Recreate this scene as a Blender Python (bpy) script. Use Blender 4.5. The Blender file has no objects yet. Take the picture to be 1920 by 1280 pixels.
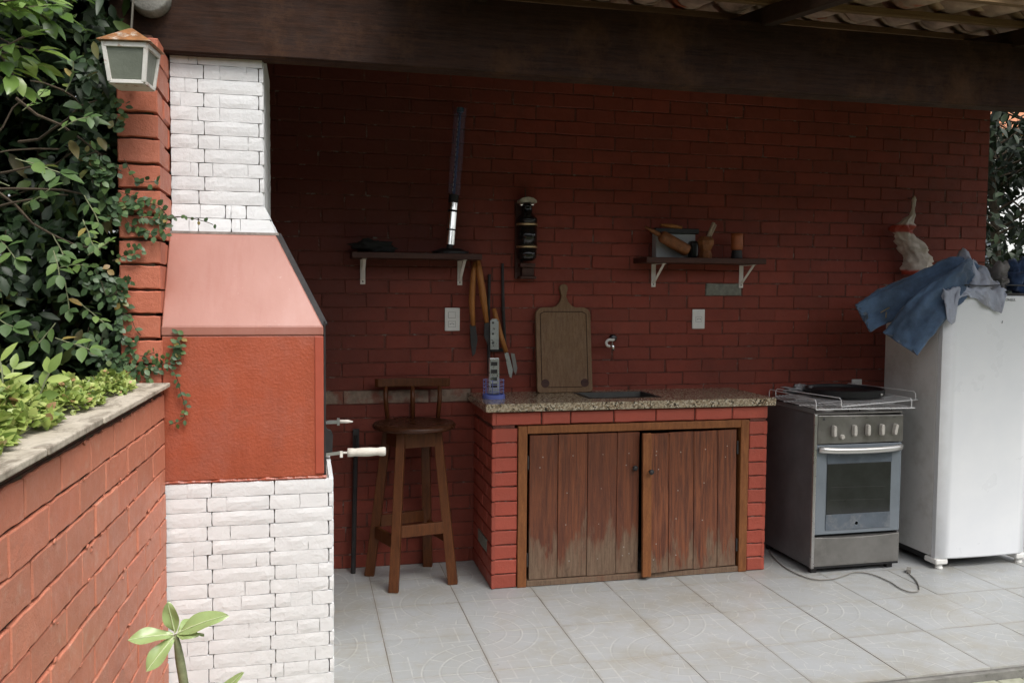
import bpy, bmesh, math, random
import numpy as np
from mathutils import Vector, Matrix, noise as mnoise

random.seed(7)
RNG = np.random.default_rng(11)
R = math.radians
scene = bpy.context.scene
COL = scene.collection

# ------------------------------------------------------------------ camera
cam_data = bpy.data.cameras.new('camera')
cam = bpy.data.objects.new('camera', cam_data)
COL.objects.link(cam)
cam_data.sensor_width = 36.0
cam_data.lens = 30.75
cam_data.clip_start = 0.05
cam_data.clip_end = 400.0
yaw, pitch, roll = 0.23265, -0.0558, 0.00744
f_ = Vector((math.sin(yaw) * math.cos(pitch), math.cos(yaw) * math.cos(pitch), math.sin(pitch)))
r_ = Vector((math.cos(yaw), -math.sin(yaw), 0))
u_ = r_.cross(f_)
r2 = r_ * math.cos(roll) + u_ * math.sin(roll)
u2 = -r_ * math.sin(roll) + u_ * math.cos(roll)
cam.matrix_world = Matrix(((r2.x, u2.x, -f_.x, 0), (r2.y, u2.y, -f_.y, 0), (r2.z, u2.z, -f_.z, 1.5), (0, 0, 0, 1)))
scene.camera = cam

# ------------------------------------------------------------------ sky, sun, exposure (bright overcast day)
SUN_EL, SUN_AZ = R(56), R(155)          # compass azimuth of the sun, clockwise from +Y
world = bpy.data.worlds.new('World')
scene.world = world
world.use_nodes = True
wn = world.node_tree
wn.nodes.clear()
w_out = wn.nodes.new('ShaderNodeOutputWorld')
w_bg = wn.nodes.new('ShaderNodeBackground')
w_hsv = wn.nodes.new('ShaderNodeHueSaturation')
w_sky = wn.nodes.new('ShaderNodeTexSky')
w_sky.sky_type = 'NISHITA'
w_sky.sun_disc = False
w_sky.sun_elevation = SUN_EL
w_sky.sun_rotation = SUN_AZ
w_sky.dust_density = 4.0
w_sky.air_density = 1.0
w_hsv.inputs['Saturation'].default_value = 0.30      # cloud cover
w_hsv.inputs['Value'].default_value = 1.0
wn.links.new(w_sky.outputs[0], w_hsv.inputs['Color'])
wn.links.new(w_hsv.outputs[0], w_bg.inputs['Color'])
w_bg.inputs['Strength'].default_value = 0.12
wn.links.new(w_bg.outputs[0], w_out.inputs[0])

sun_d = bpy.data.lights.new('sun', 'SUN')
sun_d.energy = 1.3
sun_d.angle = R(30)
sun_d.color = (1.0, 0.965, 0.92)
sun = bpy.data.objects.new('sun', sun_d)
COL.objects.link(sun)
to_sun = Vector((math.sin(SUN_AZ) * math.cos(SUN_EL), math.cos(SUN_AZ) * math.cos(SUN_EL), math.sin(SUN_EL)))
sun.rotation_euler = to_sun.to_track_quat('Z', 'Y').to_euler()

scene.view_settings.view_transform = 'Standard'
scene.view_settings.look = 'None'
scene.view_settings.gamma = 1.0
scene.view_settings.use_curve_mapping = False
scene.view_settings.exposure = 0.88
scene.cycles.max_bounces = 10
scene.cycles.diffuse_bounces = 6
scene.cycles.transparent_max_bounces = 8

# ------------------------------------------------------------------ object helpers
def link(o, parent=None):
    COL.objects.link(o)
    if parent is not None:
        o.parent = parent
    return o

def thing(name, label, cat, loc=(0, 0, 0), group=None):
    o = bpy.data.objects.new(name, None)
    o.empty_display_size = 0.05
    o.location = loc
    link(o)
    o['label'] = label
    o['category'] = cat
    if group:
        o['group'] = group
    return o

def tag(o, label, cat, group=None):
    o['label'] = label
    o['category'] = cat
    if group:
        o['group'] = group
    return o

def world_origin(o):
    v = Vector((0, 0, 0))
    while o is not None:
        v += o.location
        o = o.parent
    return v

class MB:
    """collects geometry in world coordinates"""
    def __init__(self):
        self.v, self.f = [], []
    def add(self, vs, fs):
        b = len(self.v)
        self.v.extend([tuple(x) for x in vs])
        self.f.extend([tuple(i + b for i in t) for t in fs])
        return self
    def box(self, x0, x1, y0, y1, z0, z1, M=None):
        vs = [Vector(p) for p in ((x0, y0, z0), (x1, y0, z0), (x1, y1, z0), (x0, y1, z0),
                                  (x0, y0, z1), (x1, y0, z1), (x1, y1, z1), (x0, y1, z1))]
        if M is not None:
            vs = [M @ p for p in vs]
        return self.add(vs, [(0, 3, 2, 1), (4, 5, 6, 7), (0, 1, 5, 4), (1, 2, 6, 5), (2, 3, 7, 6), (3, 0, 4, 7)])
    def bar(self, a, b, w, h, up=(0, 0, 1), w2=None, h2=None):
        """tapered bar of rectangular section from a to b"""
        a, b, up = Vector(a), Vector(b), Vector(up)
        d = (b - a).normalized()
        s = d.cross(up)
        if s.length < 1e-4:
            s = d.cross(Vector((0, 1, 0)))
        s.normalize()
        t = s.cross(d)
        w2 = w if w2 is None else w2
        h2 = h if h2 is None else h2
        vs = []
        for p, ww, hh in ((a, w, h), (b, w2, h2)):
            for i, j in ((-1, -1), (1, -1), (1, 1), (-1, 1)):
                vs.append(p + s * (i * ww / 2) + t * (j * hh / 2))
        return self.add(vs, [(0, 1, 2, 3), (7, 6, 5, 4), (0, 4, 5, 1), (1, 5, 6, 2), (2, 6, 7, 3), (3, 7, 4, 0)])
    def tube(self, pts, r, n=8, cap=True):
        pts = [Vector(p) for p in pts]
        rs = r if isinstance(r, (list, tuple)) else [r] * len(pts)
        base = len(self.v)
        t0 = (pts[1] - pts[0]).normalized()
        ref = Vector((0, 0, 1)) if abs(t0.z) < 0.9 else Vector((0, 1, 0))
        s = t0.cross(ref).normalized()
        for i, p in enumerate(pts):
            t = (pts[min(i + 1, len(pts) - 1)] - pts[max(i - 1, 0)]).normalized()
            s = (s - t * s.dot(t)).normalized()
            w = t.cross(s)
            for k in range(n):
                a = 2 * math.pi * k / n
                self.v.append(tuple(p + (s * math.cos(a) + w * math.sin(a)) * rs[i]))
        for i in range(len(pts) - 1):
            for k in range(n):
                k2 = (k + 1) % n
                self.f.append((base + i * n + k, base + i * n + k2, base + (i + 1) * n + k2, base + (i + 1) * n + k))
        if cap:
            self.f.append(tuple(base + k for k in reversed(range(n))))
            self.f.append(tuple(base + (len(pts) - 1) * n + k for k in range(n)))
        return self
    def lathe(self, prof, c, n=24, axis='Z', sx=1.0):
        """profile of (radius, height) swept round an axis through c"""
        c = Vector(c)
        base = len(self.v)
        for rr, h in prof:
            for k in range(n):
                a = 2 * math.pi * k / n
                x, y = rr * math.cos(a) * sx, rr * math.sin(a)
                if axis == 'Z':
                    p = Vector((x, y, h))
                elif axis == 'Y':
                    p = Vector((x, h, -y))
                else:
                    p = Vector((h, x, y))
                self.v.append(tuple(c + p))
        for i in range(len(prof) - 1):
            for k in range(n):
                k2 = (k + 1) % n
                self.f.append((base + i * n + k, base + i * n + k2, base + (i + 1) * n + k2, base + (i + 1) * n + k))
        if prof[0][0] > 1e-6:
            self.f.append(tuple(base + k for k in reversed(range(n))))
        if prof[-1][0] > 1e-6:
            self.f.append(tuple(base + (len(prof) - 1) * n + k for k in range(n)))
        return self
    def prism(self, outline, y0, y1):
        """outline of (x, z) points extruded from y0 (front) to y1"""
        n = len(outline)
        vs = [(x, y0, z) for x, z in outline] + [(x, y1, z) for x, z in outline]
        fs = [tuple(range(n)), tuple(n + i for i in reversed(range(n)))]
        for i in range(n):
            j = (i + 1) % n
            fs.append((i, i + n, j + n, j))
        return self.add(vs, fs)
    def mesh(self, name, origin=(0, 0, 0)):
        me = bpy.data.meshes.new(name)
        o = Vector(origin)
        me.from_pydata([(x - o.x, y - o.y, z - o.z) for x, y, z in self.v], [], self.f)
        me.validate()
        return me
    def build(self, name, m, parent=None, smooth=False, bevel=0.0, seg=2, kind=None, own=False, fix=True):
        """links the geometry as ONE object; own puts its origin at its lowest middle"""
        if parent is not None:
            o0 = world_origin(parent)
            off = Vector((0, 0, 0))
        else:
            o0 = Vector((0, 0, 0))
            off = o0
        if own:
            a = np.array(self.v)
            c = Vector(((a[:, 0].min() + a[:, 0].max()) / 2, (a[:, 1].min() + a[:, 1].max()) / 2, a[:, 2].min()))
            off = c - o0
        me = self.mesh(name, o0 + off)
        if fix:
            bm = bmesh.new()
            bm.from_mesh(me)
            bmesh.ops.recalc_face_normals(bm, faces=bm.faces)
            bm.to_mesh(me)
            bm.free()
        if m is not None:
            me.materials.append(m)
        if smooth:
            me.polygons.foreach_set('use_smooth', [True] * len(me.polygons))
        ob = bpy.data.objects.new(name, me)
        ob.location = off
        link(ob, parent)
        if bevel > 0:
            b = ob.modifiers.new('bevel', 'BEVEL')
            b.width = bevel
            b.segments = seg
            b.limit_method = 'ANGLE'
            b.angle_limit = R(40)
            b.harden_normals = False
        if kind:
            ob['kind'] = kind
        return ob

def fbm(p, s=1.0, o=3):
    return mnoise.fractal(Vector(p) * s, 1.0, 2.0, o)

# ------------------------------------------------------------------ materials
class NT:
    def __init__(self, name):
        self.m = bpy.data.materials.new(name)
        self.m.use_nodes = True
        self.t = self.m.node_tree
        self.b = self.t.nodes['Principled BSDF']
        self._co = None
    def n(self, kind, **kw):
        x = self.t.nodes.new(kind)
        for k, v in kw.items():
            setattr(x, k, v)
        return x
    def l(self, a, b):
        self.t.links.new(a, b)
    def co(self, out='Object'):
        if self._co is None:
            self._co = self.n('ShaderNodeTexCoord')
        return self._co.outputs[out]
    def mapping(self, scale=(1, 1, 1), src=None, shift=True):
        mp = self.n('ShaderNodeMapping')
        mp.inputs['Scale'].default_value = scale
        self.l(src or self.co(), mp.inputs['Vector'])
        if shift:
            oi = self.n('ShaderNodeObjectInfo')
            mul = self.n('ShaderNodeMath', operation='MULTIPLY')
            mul.inputs[1].default_value = 37.0
            self.l(oi.outputs['Random'], mul.inputs[0])
            cmb = self.n('ShaderNodeCombineXYZ')
            for k in range(3):
                self.l(mul.outputs[0], cmb.inputs[k])
            self.l(cmb.outputs[0], mp.inputs['Location'])
        return mp.outputs[0]
    def noise(self, scale, detail=4, rough=0.6, vec=None, dist=0.0):
        x = self.n('ShaderNodeTexNoise')
        x.inputs['Scale'].default_value = scale
        x.inputs['Detail'].default_value = detail
        x.inputs['Roughness'].default_value = rough
        x.inputs['Distortion'].default_value = dist
        self.l(vec if vec is not None else self.mapping(), x.inputs['Vector'])
        return x.outputs['Fac']
    def ramp(self, fac, stops, interp='LINEAR'):
        x = self.n('ShaderNodeValToRGB')
        x.color_ramp.interpolation = interp
        el = x.color_ramp.elements
        while len(el) > 1:
            el.remove(el[-1])
        el[0].position, el[0].color = stops[0][0], self.c4(stops[0][1])
        for p, c in stops[1:]:
            e = el.new(p)
            e.color = self.c4(c)
        self.l(fac, x.inputs[0])
        return x.outputs[0]
    @staticmethod
    def c4(c):
        if isinstance(c, (int, float)):
            return (c, c, c, 1)
        return (c[0], c[1], c[2], 1)
    def mix(self, fac, a, b, mode='MIX'):
        x = self.n('ShaderNodeMix', data_type='RGBA', blend_type=mode)
        for sock, val in ((x.inputs[0], fac), (x.inputs[6], a), (x.inputs[7], b)):
            if isinstance(val, (int, float)):
                sock.default_value = val if sock.type == 'VALUE' else self.c4(val)
            elif isinstance(val, tuple):
                sock.default_value = self.c4(val)
            else:
                self.l(val, sock)
        return x.outputs[2]
    def math(self, op, a, b=0.0, clamp=False):
        x = self.n('ShaderNodeMath', operation=op, use_clamp=clamp)
        for i, val in enumerate((a, b)):
            if isinstance(val, (int, float)):
                x.inputs[i].default_value = val
            else:
                self.l(val, x.inputs[i])
        return x.outputs[0]
    def objrand(self):
        return self.n('ShaderNodeObjectInfo').outputs['Random']
    def island(self):
        return self.n('ShaderNodeNewGeometry').outputs['Random Per Island']
    def bump(self, h, strength=0.3, dist=0.01, prev=None):
        x = self.n('ShaderNodeBump')
        x.inputs['Strength'].default_value = strength
        x.inputs['Distance'].default_value = dist
        self.l(h, x.inputs['Height'])
        if prev is not None:
            self.l(prev, x.inputs['Normal'])
        self.l(x.outputs[0], self.b.inputs['Normal'])
        return x.outputs[0]
    def color(self, c):
        if isinstance(c, tuple):
            self.b.inputs['Base Color'].default_value = self.c4(c)
        else:
            self.l(c, self.b.inputs['Base Color'])
    def set(self, rough=None, metal=None, **kw):
        if rough is not None:
            if isinstance(rough, (int, float)):
                self.b.inputs['Roughness'].default_value = rough
            else:
                self.l(rough, self.b.inputs['Roughness'])
        if metal is not None:
            self.b.inputs['Metallic'].default_value = metal
        for k, v in kw.items():
            self.b.inputs[k].default_value = v
        return self

def sc(c, k):
    return tuple(min(1.0, x * k) for x in c)

def simple(name, c, rough=0.5, metal=0.0, var=0.25, scale=14, bump=0.0, bscale=60, dirt=None, dirt_lo=0.55, dirt_hi=0.75, **kw):
    t = NT(name)
    nz = t.noise(scale, 5, 0.65)
    col = t.ramp(nz, [(0.25, sc(c, 1 - var)), (0.75, sc(c, 1 + var * 0.6))])
    if dirt is not None:
        d = t.ramp(t.noise(scale * 0.45, 6, 0.7), [(dirt_lo, 0.0), (dirt_hi, 1.0)])
        col = t.mix(d, col, dirt)
    t.color(col)
    rr = t.ramp(t.noise(scale * 1.7, 3, 0.6), [(0.2, max(0.02, rough - 0.1)), (0.8, min(1, rough + 0.12))])
    t.set(rough=rr, metal=metal, **kw)
    if bump > 0:
        t.bump(t.noise(bscale, 5, 0.65), bump, 0.004)
    return t.m

def paint_brick(name, c, per_island=False, dust=(0.35, 0.2, 0.15), dust_amt=0.25, rough=0.5, spec=0.35, shade_grime=False):
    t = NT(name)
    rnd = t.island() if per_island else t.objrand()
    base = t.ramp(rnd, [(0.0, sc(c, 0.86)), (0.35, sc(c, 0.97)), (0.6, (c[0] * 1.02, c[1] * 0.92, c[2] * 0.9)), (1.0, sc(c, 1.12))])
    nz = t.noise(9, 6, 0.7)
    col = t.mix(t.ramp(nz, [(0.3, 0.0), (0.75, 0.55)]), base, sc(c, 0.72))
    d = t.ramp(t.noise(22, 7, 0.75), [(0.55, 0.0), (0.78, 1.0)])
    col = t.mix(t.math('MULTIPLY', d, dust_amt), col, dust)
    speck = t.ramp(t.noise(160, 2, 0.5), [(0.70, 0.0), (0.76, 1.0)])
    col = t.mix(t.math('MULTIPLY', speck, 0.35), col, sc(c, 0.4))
    if shade_grime:
        # painted corner shade: darker towards the barbecue end and upwards, ragged at its edge
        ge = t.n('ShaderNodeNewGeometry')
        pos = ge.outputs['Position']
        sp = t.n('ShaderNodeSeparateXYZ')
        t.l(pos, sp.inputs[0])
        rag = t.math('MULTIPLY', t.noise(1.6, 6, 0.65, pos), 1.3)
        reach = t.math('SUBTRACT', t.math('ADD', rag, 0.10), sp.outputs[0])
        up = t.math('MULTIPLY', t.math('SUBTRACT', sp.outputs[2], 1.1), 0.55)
        stain = t.ramp(t.math('ADD', reach, t.math('MINIMUM', up, 0.5)), [(0.0, 0.0), (0.7, 0.62)])  # shade put into the colour, stronger to the left and higher up
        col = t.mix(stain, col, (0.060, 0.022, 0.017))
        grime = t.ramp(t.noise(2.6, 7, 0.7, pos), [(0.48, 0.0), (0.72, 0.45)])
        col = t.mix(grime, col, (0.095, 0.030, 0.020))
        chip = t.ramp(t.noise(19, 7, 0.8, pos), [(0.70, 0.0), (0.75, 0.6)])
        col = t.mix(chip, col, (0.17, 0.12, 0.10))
    t.color(col)
    t.b.inputs['Specular IOR Level'].default_value = spec
    t.set(rough=t.ramp(t.noise(30, 3, 0.6), [(0.2, rough - 0.12), (0.8, rough + 0.18)]))
    h = t.math('ADD', t.noise(45, 5, 0.7), t.math('MULTIPLY', t.noise(220, 3, 0.6), 0.35))
    t.bump(h, 0.6, 0.005)
    return t.m

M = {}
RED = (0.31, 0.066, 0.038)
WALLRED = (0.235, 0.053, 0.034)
M['brick'] = paint_brick('painted_brick', WALLRED, dust=(0.22, 0.11, 0.08), dust_amt=0.12, rough=0.6, spec=0.25, shade_grime=True)
M['brick_bulk'] = paint_brick('painted_brick_bulk', WALLRED, True, dust=(0.22, 0.11, 0.08), dust_amt=0.12, rough=0.6, spec=0.25, shade_grime=True)
M['brick_garden'] = paint_brick('weathered_painted_brick', (0.58, 0.22, 0.138), dust=(0.62, 0.42, 0.32), dust_amt=0.55, rough=0.5)
M['brick_pier'] = paint_brick('pier_painted_brick', (0.48, 0.155, 0.092))
M['brick_counter'] = paint_brick('counter_painted_brick', (0.35, 0.074, 0.047), dust_amt=0.12)
M['brick_counter_bulk'] = paint_brick('counter_painted_brick_bulk', (0.35, 0.074, 0.047), True, dust_amt=0.12)
M['brick_grey'] = simple('bare_grey_brick', (0.20, 0.20, 0.165), 0.85, var=0.4, scale=40, bump=0.4)
M['brick_beige'] = simple('bare_beige_brick', (0.26, 0.19, 0.14), 0.85, var=0.5, scale=25, bump=0.4, dirt=(0.2, 0.07, 0.045), dirt_lo=0.5, dirt_hi=0.65)
M['mortar'] = simple('painted_mortar', (0.125, 0.040, 0.027), 0.9, var=0.6, scale=40, bump=0.6, dirt=(0.20, 0.175, 0.15), dirt_lo=0.56, dirt_hi=0.66)
M['mortar_garden'] = simple('garden_mortar', (0.095, 0.038, 0.024), 0.9, var=0.6, scale=50, bump=0.8, dirt=(0.035, 0.04, 0.02), dirt_lo=0.5, dirt_hi=0.62)

def firebox_mat():
    t = NT('red_textured_paint')
    c = (0.36, 0.085, 0.043)
    nz = t.noise(3.2, 6, 0.7, t.mapping((1, 1, 0.5)))
    col = t.ramp(nz, [(0.3, sc(c, 0.78)), (0.55, c), (0.8, (0.42, 0.115, 0.067))])
    d = t.ramp(t.noise(4, 8, 0.75), [(0.50, 0.0), (0.75, 0.55)])
    col = t.mix(d, col, (0.30, 0.105, 0.075))
    st = t.ramp(t.noise(4, 6, 0.7, t.mapping((3.0, 1, 0.22))), [(0.52, 0.0), (0.75, 0.5)])
    col = t.mix(st, col, (0.22, 0.050, 0.028))
    t.color(col)
    t.set(rough=t.ramp(t.noise(8, 4, 0.6), [(0.25, 0.28), (0.75, 0.5)]))
    h = t.math('ADD', t.noise(110, 3, 0.55), t.math('MULTIPLY', t.noise(34, 3, 0.5), 0.5))
    t.bump(h, 0.42, 0.005)
    return t.m
M['firebox'] = firebox_mat()

def hood_mat():
    t = NT('red_paint_sky_sheen')
    c = (0.36, 0.158, 0.122)  # sky sheen painted into the red: pinker than the firebox
    nz = t.noise(2.2, 5, 0.6, t.mapping((1.6, 1, 0.5)))
    col = t.ramp(nz, [(0.3, (0.31, 0.118, 0.082)), (0.55, c), (0.8, (0.42, 0.22, 0.19))])
    st = t.ramp(t.noise(5, 6, 0.7, t.mapping((3.5, 1, 0.25))), [(0.50, 0.0), (0.72, 0.5)])
    col = t.mix(st, col, (0.30, 0.10, 0.070))
    s = t.ramp(t.noise(38, 6, 0.75), [(0.64, 0.0), (0.72, 0.55)])
    col = t.mix(s, col, (0.50, 0.33, 0.29))
    t.color(col)
    t.set(rough=t.ramp(t.noise(5, 4, 0.6), [(0.25, 0.30), (0.75, 0.46)]))
    t.bump(t.noise(40, 4, 0.6), 0.12, 0.004)
    return t.m
M['hood'] = hood_mat()

def stone_mat():
    t = NT('white_painted_stone')
    nz = t.noise(7, 6, 0.7)
    rnd = t.island()
    col = t.ramp(nz, [(0.3, (0.685, 0.70, 0.71)), (0.7, (0.785, 0.80, 0.81))])
    col = t.mix(t.ramp(rnd, [(0, 0.0), (1, 0.14)]), col, (0.57, 0.575, 0.57))
    v = t.ramp(t.noise(26, 7, 0.8, dist=1.2), [(0.60, 0.0), (0.72, 0.5)])
    col = t.mix(v, col, (0.52, 0.50, 0.50))
    s = t.ramp(t.noise(7, 9, 0.82), [(0.62, 0.0), (0.76, 0.6)])
    col = t.mix(s, col, (0.30, 0.29, 0.25))
    t.color(col)
    t.set(rough=0.62)
    h = t.math('ADD', t.noise(30, 6, 0.65, dist=0.8), t.math('MULTIPLY', t.noise(130, 3, 0.6), 0.3))
    t.bump(h, 0.42, 0.006)
    return t.m
M['stone'] = stone_mat()
M['stone_back'] = simple('stone_joint', (0.30, 0.265, 0.24), 0.9, var=0.5, scale=40, bump=0.5)

def tile_mat():
    """glazed floor tile with an embossed cobble pattern: rings round one corner, setts outside"""
    t = NT('embossed_floor_tile')
    uv = t.n('ShaderNodeUVMap')
    sep = t.n('ShaderNodeSeparateXYZ')
    t.l(uv.outputs[0], sep.inputs[0])
    u, v = sep.outputs[0], sep.outputs[1]
    def line(x, w):                      # 1 near whole numbers of x
        fr = t.math('FRACT', t.math('ADD', x, 0.5))
        d = t.math('ABSOLUTE', t.math('SUBTRACT', fr, 0.5))
        return t.math('LESS_THAN', d, w)
    def fan(a, b, rings, spokes):
        r = t.math('SQRT', t.math('ADD', t.math('MULTIPLY', a, a), t.math('MULTIPLY', b, b)))
        ang = t.math('ARCTAN2', b, a)
        ring = line(t.math('MULTIPLY', r, rings), 0.045)
        k = t.math('FLOOR', t.math('ADD', t.math('MULTIPLY', r, rings), 0.0))
        off = t.math('MULTIPLY', t.math('MODULO', k, 2.0), 0.5)
        nsp = t.math('MULTIPLY', ang, spokes)
        sp = line(t.math('ADD', nsp, off), 0.035)
        return r, t.math('MAXIMUM', ring, sp)
    ub = t.math('SUBTRACT', 1.0, u)
    vb = t.math('SUBTRACT', 1.0, v)
    r1, p1 = fan(u, v, 5.6, 2.6)
    r2_, p2 = fan(ub, vb, 5.2, 3.2)
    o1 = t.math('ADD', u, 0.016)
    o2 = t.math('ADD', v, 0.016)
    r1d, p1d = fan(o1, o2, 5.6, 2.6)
    dark = t.math('MULTIPLY', p1d, t.math('LESS_THAN', r1d, 0.80))  # relief shading put into the colour: dark line beside each raised line
    g = t.math('MAXIMUM', line(t.math('MULTIPLY', u, 5.0), 0.04), line(t.math('MULTIPLY', v, 5.0), 0.04))
    in1 = t.math('LESS_THAN', r1, 0.80)
    in2 = t.math('LESS_THAN', r2_, 0.52)
    pat = t.math('ADD', t.math('MULTIPLY', p1, in1),
                 t.math('MULTIPLY', t.math('SUBTRACT', 1.0, in1),
                        t.math('ADD', t.math('MULTIPLY', p2, in2), t.math('MULTIPLY', g, t.math('SUBTRACT', 1.0, in2)))))
    rnd = t.objrand()
    base = t.ramp(rnd, [(0, (0.345, 0.36, 0.366)), (1, (0.385, 0.40, 0.41))])
    nz = t.noise(6, 6, 0.7)
    base = t.mix(t.ramp(nz, [(0.42, 0.0), (0.78, 0.5)]), base, (0.33, 0.325, 0.29))
    fade = t.ramp(t.noise(9, 3, 0.5), [(0.35, 0.12), (0.65, 0.75)])
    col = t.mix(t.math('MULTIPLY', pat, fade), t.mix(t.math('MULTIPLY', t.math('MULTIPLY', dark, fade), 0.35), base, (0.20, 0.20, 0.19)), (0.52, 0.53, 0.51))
    dk = t.ramp(t.noise(3.5, 6, 0.75), [(0.52, 0.0), (0.75, 0.6)])
    col = t.mix(dk, col, (0.31, 0.285, 0.225))
    ge = t.n('ShaderNodeNewGeometry')
    pos = ge.outputs['Position']
    tan = t.ramp(t.noise(1.9, 7, 0.72, pos), [(0.50, 0.0), (0.72, 0.65)])
    col = t.mix(tan, col, (0.285, 0.255, 0.190))
    grit = t.ramp(t.noise(55, 5, 0.75, pos), [(0.68, 0.0), (0.74, 0.6)])
    col = t.mix(grit, col, (0.17, 0.145, 0.11))
    rim = t.math('MAXIMUM', t.math('ABSOLUTE', t.math('SUBTRACT', u, 0.5)), t.math('ABSOLUTE', t.math('SUBTRACT', v, 0.5)))
    rimd = t.math('MULTIPLY', t.ramp(rim, [(0.455, 0.0), (0.5, 1.0)]), t.ramp(t.noise(5, 6, 0.7, pos), [(0.35, 0.05), (0.65, 0.45)]))
    col = t.mix(rimd, col, (0.24, 0.205, 0.155))
    t.color(col)
    t.set(rough=t.ramp(t.noise(2.2, 6, 0.7, pos), [(0.3, 0.26), (0.7, 0.55)]))
    b1 = t.bump(pat, 0.7, 0.003)
    t.bump(t.noise(35, 4, 0.6), 0.10, 0.003, b1)
    return t.m
M['tile'] = tile_mat()
M['grout'] = simple('brown_grout', (0.19, 0.155, 0.12), 0.9, var=0.4, scale=12, bump=0.3)
M['concrete'] = simple('rough_concrete', (0.20, 0.195, 0.18), 0.9, var=0.35, scale=12, bump=0.6, bscale=50, dirt=(0.07, 0.075, 0.05), dirt_lo=0.55, dirt_hi=0.68)
M['paver'] = simple('pale_garden_paver', (0.36, 0.37, 0.28), 0.9, var=0.35, scale=20, bump=0.5)
M['ground'] = simple('garden_soil', (0.11, 0.12, 0.055), 0.95, var=0.5, scale=5, bump=0.6, bscale=25)

def wood(name, c, c2, rough=0.45, grain=(16, 16, 1.0), amt=1.0, bump=0.2):
    t = NT(name)
    nz = t.noise(6, 6, 0.7, t.mapping(grain), dist=0.4)
    col = t.ramp(nz, [(0.3, c), (0.7, c2)])
    fine = t.ramp(t.noise(40, 3, 0.6, t.mapping(grain)), [(0.45, 0.0), (0.75, 0.5 * amt)])
    col = t.mix(fine, col, sc(c, 0.55))
    t.color(col)
    t.b.inputs['Specular IOR Level'].default_value = 0.28
    t.set(rough=t.ramp(t.noise(12, 3, 0.6), [(0.25, rough - 0.12), (0.75, rough + 0.15)]))
    t.bump(t.noise(35, 4, 0.6, t.mapping(grain)), bump, 0.003)
    return t.m
M['beam'] = wood('sooty_beam_wood', (0.016, 0.0075, 0.005), (0.050, 0.022, 0.012), 0.85, (1.0, 16, 16), bump=0.35)
def stain_beam(m):
    nt = m.node_tree
    b = nt.nodes['Principled BSDF']
    old = b.inputs['Base Color'].links[0].from_socket
    co = nt.nodes.new('ShaderNodeTexCoord')
    nz = nt.nodes.new('ShaderNodeTexNoise')
    nz.inputs['Scale'].default_value = 3.2
    nz.inputs['Detail'].default_value = 8
    nz.inputs['Roughness'].default_value = 0.75
    nt.links.new(co.outputs['Object'], nz.inputs['Vector'])
    rp = nt.nodes.new('ShaderNodeValToRGB')
    rp.color_ramp.elements[0].position = 0.50
    rp.color_ramp.elements[1].position = 0.72
    nt.links.new(nz.outputs['Fac'], rp.inputs[0])
    mx = nt.nodes.new('ShaderNodeMix')
    mx.data_type = 'RGBA'
    nt.links.new(rp.outputs[0], mx.inputs[0])
    nt.links.new(old, mx.inputs[6])
    mx.inputs[7].default_value = (0.085, 0.040, 0.018, 1)
    nt.links.new(mx.outputs[2], b.inputs['Base Color'])
stain_beam(M['beam'])
M['rafter'] = wood('rafter_wood', (0.018, 0.010, 0.006), (0.045, 0.024, 0.013), 0.65, (16, 1.5, 16))
M['batten'] = wood('batten_wood', (0.13, 0.075, 0.035), (0.24, 0.15, 0.075), 0.65, (1.0, 16, 16))
M['log'] = wood('grey_log', (0.20, 0.195, 0.175), (0.33, 0.325, 0.30), 0.85, (3, 1, 3), bump=0.5)
M['stool'] = wood('stool_wood', (0.070, 0.022, 0.007), (0.145, 0.049, 0.015), 0.42, (14, 14, 1.2))
M['stool_seat'] = wood('stool_seat_wood', (0.040, 0.015, 0.008), (0.080, 0.030, 0.014), 0.27, (2, 18, 18))
M['frame'] = wood('door_frame_wood', (0.15, 0.052, 0.018), (0.27, 0.105, 0.036), 0.55, (9, 9, 1.4))
M['handle_wood'] = wood('orange_handle_wood', (0.30, 0.115, 0.030), (0.45, 0.19, 0.055), 0.45, (20, 20, 2))
M['pale_wood'] = wood('pale_handle_wood', (0.60, 0.56, 0.49), (0.74, 0.70, 0.63), 0.55, (2, 18, 18))
M['board_wood'] = wood('chopping_board_wood', (0.15, 0.085, 0.045), (0.25, 0.155, 0.085), 0.65, (14, 14, 1.3), bump=0.3)
M['shelf_wood'] = wood('shelf_wood', (0.040, 0.016, 0.011), (0.085, 0.034, 0.022), 0.5, (1, 16, 16))
M['carved_wood'] = wood('carved_wood', (0.13, 0.05, 0.020), (0.30, 0.115, 0.040), 0.5, (5, 5, 5))
M['stick_wood'] = wood('bleached_stick_wood', (0.30, 0.22, 0.15), (0.45, 0.35, 0.25), 0.6, (12, 12, 2))

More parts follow.
